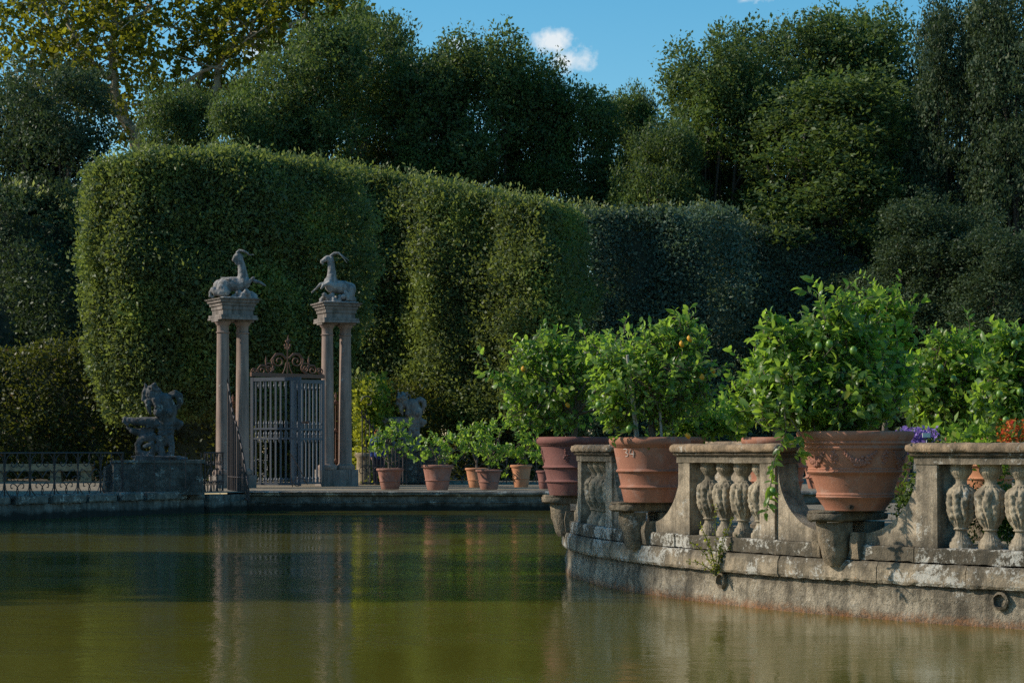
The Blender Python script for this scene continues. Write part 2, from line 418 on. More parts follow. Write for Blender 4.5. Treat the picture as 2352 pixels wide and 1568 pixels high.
def hedge(name, label, path, z0, z1, depth, mat, leaves, size=.17, amp=.45, shoots=True, seed=1, cat='hedge', group=None, left_round=1.2, top_round=.5, overhang=0.0):
    """clipped hedge: path is the line of its front face (viewer's side on the right of the path)"""
    path = np.array(path, float)
    seg = np.linalg.norm(np.diff(path, axis=0), axis=1); cum = np.concatenate([[0], np.cumsum(seg)])
    tot = cum[-1]
    zt_ = np.array(z1, float) if np.ndim(z1) else np.full(len(path), float(z1))
    z1 = float(zt_.max())
    def topz(u): return np.interp(u, cum, zt_)
    def line(u):
        x = np.interp(u, cum, path[:, 0]); y = np.interp(u, cum, path[:, 1]); 
        e = .3
        dx = np.interp((u + e).clip(0, tot), cum, path[:, 0]) - np.interp((u - e).clip(0, tot), cum, path[:, 0])
        dy = np.interp((u + e).clip(0, tot), cum, path[:, 1]) - np.interp((u - e).clip(0, tot), cum, path[:, 1])
        T = unit(np.stack([dx, dy], 1))
        return np.stack([x, y], 1), T, np.stack([T[:, 1], -T[:, 0]], 1)
    c0 = line(np.array([tot / 2]))[0][0]
    root = thing(name, label, cat, (c0[0], c0[1], z0), group)
    # dark inner branch mass
    us = np.linspace(.9, tot - .9, max(4, int(tot / 2)))
    xy, T, Nr = line(us)
    mb = MB(); V = []
    for k in range(len(us)):
        f = xy[k] - Nr[k] * .75; b = xy[k] - Nr[k] * (depth - .6)
        tz = topz(us[k]) - .8; V += [[f[0], f[1], z0 + .1], [b[0], b[1], z0 + .1], [b[0], b[1], tz], [f[0], f[1], tz]]
    fs = []
    for k in range(len(us) - 1):
        for j in range(4): fs.append((k * 4 + j, k * 4 + (j + 1) % 4, k * 4 + 4 + (j + 1) % 4, k * 4 + 4 + j))
    e = (len(us) - 1) * 4
    fs += [(0, 1, 2, 3), (e + 3, e + 2, e + 1, e)]
    mb.add(V, fs); mb.build('branch_mass', M['core'], root)
    # leaf clumps: front face, top, two ends
    H = z1 - z0
    area = np.array([tot * H, tot * depth * .8, depth * H, depth * H * .3])
    n = (area / area.sum() * leaves / 9).astype(int)
    Cs, Os = [], []
    for k, nk in enumerate(n):
        u = rng.uniform(0, tot, nk); z = z0 + H * rng.uniform(0, 1, nk); d = rng.uniform(0, depth, nk)
        if k == 0: d[:] = 0
        if k == 1: z[:] = z1
        if k == 2: u[:] = 0
        if k == 3: u[:] = tot
        z = z0 + (z - z0) * (topz(u) - z0) / H
        xy, T, Nr = line(u)
        # round the edges
        rr = top_round
        zt = topz(u) - rr; over = ((z - zt) / rr).clip(0, 1)
        dd = d + np.where(d < rr, over ** 2 * rr * .6, 0)
        endl = ((left_round - u) / left_round).clip(0, 1); dd = dd + endl ** 2 * left_round * .55 * (d < left_round)
        P = np.stack([xy[:, 0] - Nr[:, 0] * dd, xy[:, 1] - Nr[:, 1] * dd, z], 1)
        O = np.zeros_like(P)
        if k == 0: O[:, :2] = Nr
        if k == 1: O[:, 2] = 1
        if k == 2: O[:, :2] = -T
        if k == 3: O[:, :2] = T
        w = wob(P, .55, seed) * amp + wob(P, 1.7, seed + 1) * amp * .45
        w = w * (1 + 1.6 * np.exp(-(tot - u) / 1.4))
        if k == 1: w = w * .16 + wob(P, 3, seed + 3) * .10
        P = P + O * (w[:, None])
        if overhang and k in (0, 2):
            hh = ((z - z0) / H)
            P = P + O * (overhang * np.interp(hh, [0, .12, .38, .7, 1], [-1.1, -.1, 1.0, .45, 0]))[:, None]
        Cs.append(P); Os.append(O)
    C = np.concatenate(Cs); O = np.concatenate(Os)
    C -= O * np.abs(rng.normal(0, .22, len(C)))[:, None]
    V, Fc = clump_leaves(C, 9, (.18, .18, .18), size, .3, O, .45, .5, face=.8)
    sets = [(V, Fc)]
    if shoots:   # upright young shoots on the top edge, tinted lighter as a sunlit fringe
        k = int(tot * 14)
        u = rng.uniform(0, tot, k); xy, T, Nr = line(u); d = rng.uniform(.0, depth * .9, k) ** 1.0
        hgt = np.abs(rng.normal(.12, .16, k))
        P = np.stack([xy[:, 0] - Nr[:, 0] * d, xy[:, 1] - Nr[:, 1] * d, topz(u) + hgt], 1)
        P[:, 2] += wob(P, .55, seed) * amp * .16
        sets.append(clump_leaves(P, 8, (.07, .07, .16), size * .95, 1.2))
    V = np.concatenate([a for a, _ in sets]); off = 0; FF = []; mi = []
    for i_, (a, f) in enumerate(sets): FF.append(f + off); off += len(a); mi.append(np.full(len(f), i_))
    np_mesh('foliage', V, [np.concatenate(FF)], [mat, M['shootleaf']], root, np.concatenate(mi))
    return root

def ilex_parts(seed, w=4.0, h=12.0, n_plume=75, per=330, low=.18, size=.19, dense=1.0):
    """crown and stems of an evergreen oak, base at the origin: upright plumes of leaves on fanned stems"""
    global rng
    keep = rng; rng = np.random.default_rng(seed)
    top = []
    for k in range(n_plume):
        a = rng.uniform(0, 2 * PI); t = rng.uniform(low, 1) ** .8
        env = math.sqrt(max(.04, 1 - ((t - .58) / .50) ** 2)) * 1.0
        edge = 1 + .16 * math.sin(a * 3 + seed) + .10 * math.sin(a * 5 + seed * 2 + t * 9)
        rad = max(.1, w - .5) * env * edge * math.sqrt(rng.uniform(.25, 1))
        if rng.uniform() < .12: rad *= 1.15; t = min(1.03, t * 1.05)
        top.append((rad * math.cos(a), rad * math.sin(a), h * t - .6))
    top = np.array(top)
    Vs, Fs, off = [], [], 0
    for c in top:
        dens = per * rng.uniform(.7, 1.3)
        t = c[2] / h
        if t < low + .25: dens *= .22 + .78 * max(0, (t - low) / .25)
        nn = int(dens / 7)
        sx = rng.uniform(.62, 1.15); sz = sx * rng.uniform(.75, 1.15)
        d = rand_unit(nn); d[:, 2] = d[:, 2] * .85 + .15; r = rng.uniform(.35, 1, nn) ** .45
        lump = 1 + .16 * wob(d * 2.2, 1.6, int(abs(c[0] * 1000)) + 1)
        C = c + d * (r * lump)[:, None] * np.array([sx, sx, sz])
        tip = rng.uniform(size=nn) < .22                       # feathery upright shoots
        C[tip, 2] += rng.uniform(.05, .6, tip.sum()) * (d[tip, 2] > 0)
        V, Fc = clump_leaves(C, 7, (.13, .13, .13), size, .45, d, .4, .5, face=1.0)
        Vs.append(V); Fs.append(Fc + off); off += len(V)
    stems = MB()
    k_st = 9
    for k in range(k_st):
        a = 2 * PI * k / k_st + rng.uniform(-.4, .4); sp = rng.uniform(.15, .6) * w
        e = np.array([sp * math.cos(a), sp * math.sin(a), h * rng.uniform(.75, .92)])
        b = np.array([.45 * math.cos(a), .45 * math.sin(a), 0])
        pts = [b + (e - b) * np.array([t ** 1.5, t ** 1.5, t]) + np.array([*rng.normal(0, .12, 2), 0]) * (t * 1.2) for t in np.linspace(0, 1, 9)]
        r0 = rng.uniform(.12, .2) * w / 4
        stems.tube(pts, list(np.linspace(r0, .035, 9)), 6)
        for j in range(5):
            i = rng.integers(3, 8); c = top[rng.integers(len(top))]
            cand = top[np.argsort(np.linalg.norm(top - pts[i] - np.array([0, 0, 1.2]), axis=1))[:6]]
            c = cand[rng.integers(len(cand))]
            mid = (pts[i] + c) / 2 + np.array([*rng.normal(0, .15, 2), -.25])
            stems.tube([pts[i], mid, c, c + np.array([0, 0, .6])], [r0 * .4, r0 * .28, r0 * .15, .01], 5)
    V, Fc = np.concatenate(Vs), np.concatenate(Fs)
    rng = keep
    return V, Fc, stems

_ilex = {}
def ilex_tree(kind, label, px, y_top, half_px, Y, leafmat, rz=0.0, group='evergreen oaks rising behind the hedge', name='evergreen_oak', lean=0.0):
    z1 = Z_at(y_top, Y); w = half_px / F * Y
    key = (kind, leafmat)
    loc = (X_at(px, Y), Y, .5)
    if key not in _ilex:
        root = thing(name, label, 'tree', (0, 0, 0), group)
        V, Fc, stems = ilex_parts(*kind) if isinstance(kind, tuple) else ilex_parts(kind)
        np_mesh('crown', V, [Fc], M[leafmat], root)
        stems.build('trunk', M['ilexbark'], root, 60)
        _ilex[key] = root
        o = root
    else:
        o = copy_tree(_ilex[key]); o.name = name
    h = 12.0 if not isinstance(kind, tuple) else kind[2]
    ww = 4.0 if not isinstance(kind, tuple) else kind[1]
    sx = w / ww
    o.location = loc; o.scale = (sx, sx, (z1 - .5) / h); o.rotation_euler = (0, lean, rz)
    tag(o, label, 'tree', group)
    return o

def citrus(name, label, base, lobes, n_leaf, leafmat='lemonleaf', size=.105, lemons=(), limes=(), stakes=(), trunk_r=.035, seed=3, group=None, twigs=True, extra=None, trunk_h=.35, dead=(), n_shoot=24):
    """lemon tree: base is where the trunk leaves the soil, lobes are (centre, radii) in the garden"""
    global rng
    keep = rng; rng = np.random.default_rng(seed)
    base = np.array(base)
    root = thing(name, label, 'lemon tree', base, group)
    wood = MB()
    fork = base + np.array([rng.normal(0, .03), rng.normal(0, .03), trunk_h])
    wood.tube([base - np.array([0, 0, .06]), base + (fork - base) * .5 + rng.normal(0, .012, 3), fork], [trunk_r * 1.25, trunk_r, trunk_r * .85], 8)
    vol = np.array([np.prod(r) ** (2 / 3) for c, r in lobes]); share = vol / vol.sum()
    P, D, Nn = [], [], []
    tw = wood
    for (c, r), sh in zip(lobes, share):
        c = np.array(c); r = np.array(r)
        mid = fork + (c - fork) * .5 + rng.normal(0, .05, 3) + np.array([0, 0, -.06])
        wood.tube([fork, mid, c], [trunk_r * .6, trunk_r * .42, trunk_r * .25], 6)
        nt = max(3, int(n_leaf * sh / 9))
        for k in range(nt):
            d = unit(rng.normal(size=3)); rr = rng.uniform(.35, 1.0) ** .38
            if rng.uniform() < .22: rr *= rng.uniform(1.1, 1.35)
            e = c + d * r * rr
            grow = unit(d * np.array([1, 1, .7]) + np.array([0, 0, .45]) + rng.normal(0, .35, 3))
            ln = rng.uniform(.16, .32)
            b = e - grow * ln * .8
            if k % 2 == 0:
                wood.tube([c + (b - c) * .15, (c + b) / 2 + rng.normal(0, .02, 3), b], [trunk_r * .2, .006, .004], 4, False)
            if twigs: tw.tube([b, b + grow * ln * .5 + rng.normal(0, .01, 3), e], [.004, .003, .002], 4, False)
            nl = rng.integers(7, 12)
            for j in range(nl):
                t = (j + .5) / nl
                side = unit(np.cross(grow, rng.normal(size=3)))
                dd = unit(grow * (.35 + .5 * t) + side * 1.0 + np.array([0, 0, -.12]))
                P.append(b + grow * ln * t); D.append(dd)
                Nn.append(unit(np.array([0, 0, .5]) + d * .8 + rng.normal(0, .5, 3)))
    for k in range(n_shoot):        # long young shoots breaking the outline
        c, r = lobes[rng.integers(len(lobes))]; c = np.array(c); r = np.array(r)
        d = rng.normal(size=3); d[2] = abs(d[2]) * .9 - .15; d = unit(d)
        b = c + d * r * .85; grow = unit(d * .8 + np.array([0, 0, .55]) + rng.normal(0, .25, 3)); ln = rng.uniform(.16, .38)
        bend = np.array([*rng.normal(0, .05, 2), -.03])
        pts = [b + grow * ln * t + bend * t * t for t in np.linspace(0, 1, 5)]
        tw.tube(pts, [.005, .0045, .004, .003, .002], 4, False)
        for t in np.linspace(.1, 1, int(ln / .028)):
            side = unit(np.cross(grow, rng.normal(size=3)))
            P.append(b + grow * ln * t + bend * t * t); D.append(unit(grow * (.5 + .5 * t) + side * .9)); Nn.append(unit(np.array([0, 0, .5]) + d * .5 + rng.normal(0, .5, 3)))
    if extra: extra(wood, tw, P, D, Nn, base)
    P, D, Nn = np.array(P), np.array(D), np.array(Nn)
    L = size * rng.normal(1, .32, len(P)).clip(.35, 1.8)
    V, fs = folded_leaves(P, D, Nn, L, L * rng.uniform(.42, .58, len(P)))
    np_mesh('foliage', V, fs, M[leafmat], root)
    wood.build('trunk', M['bark'], root, 60)
    for q in lemons:
        mb = MB(); q = np.array(q)
        mb.lathe([(.004, -.038), (.015, -.03), (.027, -.015), (.030, .002), (.025, .019), (.012, .031), (.005, .039)], 12)
        a = mb.v[0].copy(); t = rng.uniform(-.5, .5)
        mb.v[0] = np.stack([a[:, 0] + a[:, 2] * math.sin(t), a[:, 1], a[:, 2]], 1) + q
        mb.build('lemon', M['lemon'], root, 60)
    for q in limes:
        mb = MB(); mb.ball(q, (.036, .036, .044), 12, 8); mb.build('green_lemon', M['lime'], root, 60)
    for (a, b) in stakes:
        mb = MB(); mb.tube([a, (np.array(a) + np.array(b)) / 2, b], .016, 8); mb.build('stake', M['stake'], root, 60)
    for (a, b) in dead:
        mb = MB(); mb.tube([a, (np.array(a) + np.array(b)) / 2 + rng.normal(0, .02, 3), b], [.006, .005, .003], 5); mb.build('bare_twig', M['stake'], root, 60)
    rng = keep
    return root

def px_lobes(L, Y, flat=.8):
    """lobes given as (bearing, height, half width, half height, depth offset)"""
    out = []
    for q in L:
        px, py, a, b = q[:4]; dy = q[4] if len(q) > 4 else 0
        YY = Y + dy
        out.append((at(px, py, YY), (a / F * YY, a / F * YY * flat, b / F * YY)))
    return out

# ------------------------------------------------------------------ ground, pond, water
pond = [(-7.35, 53.75), (-8.1, 52.8), (-11.9, 46.3), (-16.5, 38), (-20, 28), (-21, 15), (-17, 5), (-8, 1.4), (8, 1.2), (26, 2), (44, 12), (47, 30), (40, 46), (24, 54.6), (8, 54.5), (1.3, 54.3)]
pond = np.array(pond, float)
far = []
cen = np.array([8.0, 28.0])
for p_ in pond:
    d = unit(p_ - cen); far.append(cen + d * 900)
V = [[*p_, .5] for p_ in pond] + [[*p_, .5] for p_ in far]
n = len(pond)
# an intermediate ring keeps the sheet well shaped
mb = MB(); mb.add(V, [(i, (i + 1) % n, n + (i + 1) % n, n + i) for i in range(n)])
g = mb.build('ground', M['gravel']); tag(g, kind='structure')
mb = MB(); mb.add([[-40, -10, -.9], [60, -10, -.9], [60, 66, -.9], [-40, 66, -.9]], [(0, 1, 2, 3)])
tag(mb.build('pond_bed', M['bed']), kind='structure')
mb = MB(); mb.add([[-23, .6, 0], [49, .6, 0], [49, 56, 0], [-23, 56, 0]], [(0, 1, 2, 3)])
tag(mb.build('water', M['water']), kind='structure')

def sweep(mb, path, prof):
    """prof = (offset outwards over the water, z) closed loop swept along a 2D path; water lies to the right"""
    path = np.array(path, float)
    T = unit(np.gradient(path, axis=0)); Nr = np.stack([T[:, 1], -T[:, 0]], 1)
    k = len(prof); V = []
    for i in range(len(path)):
        for (o, z) in prof: V.append([path[i, 0] + Nr[i, 0] * o, path[i, 1] + Nr[i, 1] * o, z])
    fs = []
    for i in range(len(path) - 1):
        for j in range(k): fs.append((i * k + j, i * k + (j + 1) % k, (i + 1) * k + (j + 1) % k, (i + 1) * k + j))
    fs += [tuple(range(k)), tuple((len(path) - 1) * k + j for j in range(k))]
    mb.add(V, fs)

def fine(path, step=.5):
    path = np.array(path, float); cum = np.concatenate([[0], np.cumsum(np.linalg.norm(np.diff(path, axis=0), axis=1))])
    u = np.linspace(0, cum[-1], max(2, int(cum[-1] / step)))
    return np.stack([np.interp(u, cum, path[:, 0]), np.interp(u, cum, path[:, 1])], 1)

# left bank: wall with loose lichened coping blocks
left_path = [(-20, 28), (-16.5, 38), (-11.9, 46.3), (-8.1, 52.6)]
root = thing('bank_wall', 'dark stained stone bank wall with lichened coping under the scrolled railing', 'wall', (-11.9, 46.3, 0))
mb = MB(); sweep(mb, fine(left_path, .4), [(-.6, -.9), (.0, -.9), (-.03, .0), (-.05, .36), (-.6, .36)])
mb.build('wall_face', M['bank'], root, jitter=.006)
fp = fine(left_path, .08); i = 0
blocks = MB()
while i < len(fp) - 8:
    j = min(len(fp) - 1, i + int(rng.uniform(11, 24)))
    o = rng.normal(0, .012); dz = rng.normal(0, .008)
    b = MB(); sweep(b, fp[i:j], [(-.55, .365), (.03 + o, .365), (.055 + o, .40), (.055 + o, .53 + dz), (.03 + o, .565 + dz), (-.55, .575 + dz)])
    b.build('coping_stone', M['coping'], root, jitter=.004)
    i = j + 1 if j < len(fp) - 1 else len(fp)
# platform: moulded edge along the footbridge
plat_path = [(-8.1, 52.65), (-7.2, 54.0), (-5.5, 54.05), (1.3, 54.35), (8, 54.5), (24, 54.6)]
root = thing('bridge_edge', 'long moulded stone edge of the walkway below the row of small lemon pots', 'wall', (-2, 54, 0))
mb = MB(); sweep(mb, fine(plat_path[1:], .4), [(-.8, -.9), (.0, -.9), (-.02, .19), (.02, .20), (.02, .235), (-.03, .245), (-.03, .385), (-.8, .385)])
mb.build('wall_face', M['bank'], root, jitter=.006)
mb = MB(); sweep(mb, fine(plat_path[1:], .4), [(-.8, .39), (.0, .39), (.06, .405), (.10, .44), (.10, .475), (.06, .515), (-.8, .52)])
mb.build('moulded_edge', M['coping'], root, 50, jitter=.004)
mb = MB(); sweep(mb, fine([(-8.9, 53.2), (-8.05, 52.7), (-7.2, 53.9)], .3), [(-.5, -.9), (.06, -.9), (.04, .45), (-.5, .46)])
mb.build('corner_block', M['bank'], root, jitter=.006)

# ------------------------------------------------------------------ island parapet
IC = np.array([12.2, 26.7])
def pol(th, r, z):
    return np.array([IC[0] + r * math.cos(R(th)), IC[1] + r * math.sin(R(th)), z])
def theta_of(px, r):
    al = math.atan2(px - CX, F); d = math.hypot(*IC); a0 = math.atan2(IC[0], IC[1]); da = a0 - al
    m = d * math.cos(da); q = d * math.sin(da); s_ = math.sqrt(max(0, r * r - q * q)); t = m - s_
    x, y = t * math.sin(al), t * math.cos(al)
    return math.degrees(math.atan2(y - IC[1], x - IC[0])) % 360

def arc_sweep(mb, t0, t1, prof, dn=.45, rnd=0.0):
    """closed (r, z) section swept round the island from t0 to t1 degrees"""
    prof = np.array(prof, float); k = len(prof)
    n = max(3, int((t1 - t0) / dn) + 1)
    ts = list(np.linspace(t0, t1, n)); sc = [1.0] * n
    if rnd:
        e = math.degrees(rnd / 11.4); ang = np.linspace(0, PI / 2, 5)[1:]
        ts = [t0 + e - e * math.sin(a) for a in ang[::-1]] + [t for t in ts if t0 + e < t < t1 - e] + [t1 - e + e * math.sin(a) for a in ang]
        m = len(ts) - 8
        sc = [max(.05, math.cos(a)) for a in ang[::-1]] + [1.0] * m + [max(.05, math.cos(a)) for a in ang]
    zc = (prof[:, 1].max() + prof[:, 1].min()) / 2; rc = (prof[:, 0].max() + prof[:, 0].min()) / 2
    hw = (prof[:, 0].max() - prof[:, 0].min()) / 2; hz = (prof[:, 1].max() - prof[:, 1].min()) / 2
    V = []
    for t, s_ in zip(ts, sc):
        for (r, z) in prof:
            rr = rc + (r - rc) * ((hw - hz * (1 - s_)) / hw if rnd else 1); z2 = zc + (z - zc) * s_ if rnd else z
            V.append(pol(t, rr, z2))
    fs = []
    for i in range(len(ts) - 1):
        for j in range(k): fs.append((i * k + j, i * k + (j + 1) % k, (i + 1) * k + (j + 1) % k, (i + 1) * k + j))
    fs += [tuple(range(k)), tuple((len(ts) - 1) * k + j for j in range(k))]
    mb.add(V, fs)

# island floor
mb = MB(); ring = [pol(t, 11.2, .66) for t in np.linspace(0, 360, 121)[:-1]]
mb.add(ring, [tuple(range(120))])
tag(mb.build('island_ground', M['gravel']), kind='structure')

# basin wall of the island
bw = thing('island_basin_wall', 'rough grey wall of the island rising from the water with rust line', 'wall', pol(205, 11.45, 0))
mb = MB(); n_t, n_z = 260, 14
V = []; zs = np.linspace(-.5, .345, n_z)
ths = np.linspace(150, 262, n_t)
for t in ths:
    for z in zs:
        P_ = pol(t, 1, z)
        w = wob(np.array([[t * .2 * 6, z * 30, 0.0]]), .5, 5)[0] * .012 + rng.normal(0, .006)
        V.append(pol(t, 11.47 - .03 * max(0, z) + w, z))
fs = [(i * n_z + j, i * n_z + j + 1, (i + 1) * n_z + j + 1, (i + 1) * n_z + j) for i in range(n_t - 1) for j in range(n_z - 1)]
mb.add(V, fs); mb.build('wall_face', M['wall'], bw, 180, recalc=False)
mb = MB(); arc_sweep(mb, 150, 262, [(11.40, -.5), (11.40, .344), (11.1, .344), (11.1, -.5)], 1); mb.build('wall_core', M['wall'], bw)
def drain(th, z):
    mb = MB(); n_ = pol(th, 11.5, z) - pol(th, 11.0, z); n_ = n_ / np.linalg.norm(n_)
    c = pol(th, 11.40, z); t_ = np.array([-n_[1], n_[0], 0]); up = np.array([0, 0, 1.0])
    ang = np.linspace(0, 2 * PI, 14, endpoint=False); V = []
    for (rr, off) in ((.085, 0), (.085, .10), (.062, .11), (.058, .02)):
        for a in ang:
            V.append(c + n_ * (off + rng.normal(0, .004)) + rr * (math.cos(a) * t_ + math.sin(a) * up) * (1 + rng.normal(0, .05)))
    fs = [(i * 14 + k, i * 14 + (k + 1) % 14, i * 14 + 14 + (k + 1) % 14, i * 14 + 14 + k) for i in range(3) for k in range(14)]
    fs.append(tuple(42 + k for k in range(14)))
    mb.add(V, fs); return mb.build('drain_pipe', M['corbel'], bw, 50)
drain(theta_of(1654, 11.5), .255); drain(theta_of(2296, 11.5), .25)

# balustrade
RF, RI = 11.45, 11.12
bal = thing('balustrade', 'weathered lichened stone balustrade curving round the island with shaggy carved balusters', 'balustrade', pol(205, 11.3, .35))
def block_ring(name, prof, mat, cuts, jit=.003, rough_top=0.0):
    for a, b in zip(cuts[:-1], cuts[1:]):
        mb = MB(); o = rng.normal(0, .006)
        arc_sweep(mb, a + .02, b - .02, [(r + (o if r > 11.3 else 0), z) for r, z in prof], .3)
        mb.build(name, mat, bal, jitter=jit)
tB, tC = 200.4, 218.4          # middles of the hollows
tA = tB - (tC - tB)
tD = tC + (tC - tB)
block_ring('ledge_stone', [(11.0, .352), (11.515, .352), (11.53, .38), (11.525, .50), (11.50, .555), (11.0, .566)], M['plinth'],
           [150, 158, 165, 171, 177, 183.5, 190, 196.5, 203, 209, 214.5, 221, 226, 231, 237, 244, 252])
block_ring('plinth_stone', [(11.02, .57), (11.475, .57), (11.475, .695), (11.462, .71), (11.02, .71)], M['plinth'],
           [150, 158, 166, tA - 5.2, tA - 2, tA + 5.4, tB - 4.2, tB - 1.2, tB + 1.6, tB + 4.4, tC - 4.4, tC - 1.4, tC + 1.5, tC + 4.6, 231, 238, 246])

def top_blocks(t0, t1, left_end=True, right_end=True):
    mb = MB(); arc_sweep(mb, t0 - .35, t1 + .35, [(RI - .06, 1.60), (RI - .09, 1.63), (RI - .09, 1.665), (RI - .06, 1.692), (RF + .03, 1.695), (RF + .075, 1.68), (RF + .09, 1.645), (RF + .075, 1.61), (RF + .03, 1.60)], .4, rnd=.05)
    mb.build('rail', M['rail'], bal, 50, jitter=.002)
    mb = MB(); arc_sweep(mb, t0 - .1, t1 + .1, [(RI - .03, 1.565), (RF + .03, 1.565), (RF + .045, 1.58), (RF + .045, 1.599), (RI - .03, 1.599)], .4)
    mb.build('rail_moulding', M['rail'], bal)
    mb = MB(); arc_sweep(mb, t0, t1, [(RI, 1.495), (RF + .012, 1.495), (RF + .012, 1.564), (RI, 1.564)], .4)
    mb.build('architrave', M['balustrade'], bal, jitter=.002)

def post(t0, t1):
    mb = MB(); arc_sweep(mb, t0, t1, [(RI + .01, .712), (RF, .712), (RF, 1.494), (RI + .01, 1.494)], .5)
    mb.build('post', M['balustrade'], bal, jitter=.0015)

def scoop(t0, t1):
    """panel whose top is hollowed in a quarter round: full height at t0, low at t1"""
    n = 26; V = []; r0, r1 = RI + .04, RF - .03
    for i in range(n):
        u = i / (n - 1); 
        zt = .815 + (1.493 - .815) * (1 - math.sqrt(max(0, 1 - (1 - u) ** 2.1))) 
        t = t0 + (t1 - t0) * u
        for (r, z) in ((r0, .712), (r1, .712), (r1, zt), (r0, zt)): V.append(pol(t, r, z))
    fs = []
    for i in range(n - 1):
        for j in range(4): fs.append((i * 4 + j, i * 4 + (j + 1) % 4, i * 4 + 4 + (j + 1) % 4, i * 4 + 4 + j))
    fs += [(0, 1, 2, 3), tuple((n - 1) * 4 + j for j in range(4))]
    mb = MB(); mb.add(V, fs); mb.build('scooped_panel', M['balustrade'], bal, 40)

# carved shaggy baluster, one mesh shared by every copy
def baluster_mesh():
    prof = [(.098, 0), (.100, .03), (.094, .052), (.082, .06), (.080, .085), (.062, .105), (.050, .135), (.047, .165)]
    zs = np.linspace(.17, .585, 46)
    for z in zs:
        u = (z - .17) / .415
        r = .060 + .055 * math.sin(min(1, u * 1.5 + .02) * PI / 2) ** .9
        if u > .86: r -= .045 * ((u - .86) / .14) ** 2
        prof.append((r, z))
    prof += [(.060, .592), (.048, .602), (.046, .635), (.055, .655), (.062, .66), (.064, .672), (.078, .69), (.090, .715), (.092, .74), (.086, .75), (.088, .784)]
    def mod(a, z, r):
        if .18 < z < .585:
            u = (z - .17) / .415
            ph = 2.0 * np.sin(z * 17 + 1) * .25
            k = np.abs(np.sin(a * 4.5 + ph + .22 * np.sin(z * 19 + a * 3))) ** .6
            tongue = k * (.030 if u < .8 else .030 * (1 - (u - .8) / .2))
            tongue = tongue * np.where(u < .25, (u / .25) * (.4 + .6 * (np.sin(a * 9) > -.3)), 1)
            wool = .005 * np.sin(a * 13 + z * 30 + 2 * np.sin(a * 5)) + .0035 * np.sin(z * 95 + a * 9 + np.sin(a * 11) * 2)
            return tongue - .016 + wool * min(1, u * 3)
        if z < .14 or z > .6:
            return .0025 * np.sin(a * 22) * (1 if (.05 < z < .14 or z > .66) else .5)
        return 0 * a
    mb = MB(); mb.lathe(prof, 72, mod=mod)
    return mb
bmb = baluster_mesh()
proto = bmb.build('baluster', M['baluster'], bal, 70)
proto.data.transform(__import__('mathutils').Matrix.Translation(Vector(origin_of(bal))))
first_b = [True]
def balusters(ts):
    for t in ts:
        o = proto if first_b[0] else proto.copy()
        if not first_b[0]: COL.objects.link(o); o.parent = bal
        first_b[0] = False
        q = pol(t, 11.29, .712) - origin_of(bal)
        o.location = q; o.rotation_euler = (0, 0, R(t) + rng.choice([0, .7, 1.4, 2.1]) + rng.normal(0, .1)); o.scale = (1.13, 1.13, .997)

def corbel(t, worn=0.0):
    mb = MB(); n_ = pol(t, 12, 0) - pol(t, 11, 0)
    tang = np.array([-n_[1], n_[0], 0])
    # top slab: rounded nose over the water, square tail over the island
    for (zb, zt, ro, nose) in ((.935, 1.015, .225, 11.60), (1.015, 1.04, .21, 11.60)):
        c = pol(t, nose, 0); V = []
        loop = [c + ro * (math.cos(a) * n_ + math.sin(a) * tang) for a in np.linspace(-PI / 2, PI / 2, 13)]
        loop += [pol(t, 10.98, 0) + tang * ro * .92, pol(t, 10.98, 0) - tang * ro * .92]
        k = len(loop)
        for z, sc_ in ((zb, .93), (zb + .02, 1), (zt - .02, 1.0), (zt, .96)):
            cc = pol(t, 11.4, 0)
            for q in loop:
                d = cc + (q - cc) * sc_ * (1 + rng.normal(0, .012)); V.append([d[0], d[1], z + rng.normal(0, .004)])
        fs = [(i * k + j, i * k + (j + 1) % k, (i + 1) * k + (j + 1) % k, (i + 1) * k + j) for i in range(3) for j in range(k)]
        fs += [tuple(range(k)), tuple(3 * k + j for j in range(k))]
        mb.add(V, fs)
    # tapering half drum bracket
    V = []; zs = np.linspace(.50, .925, 12); ang = np.linspace(-PI * .62, PI * .62, 20)
    for z in zs:
        u = (z - .50) / .425
        rr = .085 + .10 * min(1, u * 1.25) ** .6
        c = pol(t, 11.52, z)
        for a in ang:
            r2 = rr * (1 + .035 * math.sin(a * 9 + z * 20) + rng.normal(0, .02) - worn * .12 * max(0, math.sin(a * 2 + z * 13)))
            V.append(c + r2 * (math.cos(a) * n_ + math.sin(a) * tang))
    k = len(ang)
    fs = [(i * k + j, i * k + j + 1, (i + 1) * k + j + 1, (i + 1) * k + j) for i in range(11) for j in range(k - 1)]
    fs.append(tuple(range(k)))
    mb.add(V, fs)
    # tail block and side straps
    for sgn in (-1, 1):
        V = []
        for z, o in ((.57, .0), (.72, .02), (.83, .0)):
            c = pol(t, 11.42, z) + tang * sgn * .25
            for (a, b) in ((-.05, -.1), (.05, -.1), (.05, .10 + o), (-.05, .10 + o)): V.append(c + tang * a + n_ * b)
        fs = [(i * 4 + j, i * 4 + (j + 1) % 4, i * 4 + 4 + (j + 1) % 4, i * 4 + 4 + j) for i in range(2) for j in range(4)] + [(0, 1, 2, 3), (8, 9, 10, 11)]
        mb.add(V, fs)
    c = pol(t, 11.14, .815); mb.box(c, (.30, .34, .215), R(t))
    mb.build('corbel', M['corbel'], bal, 50)

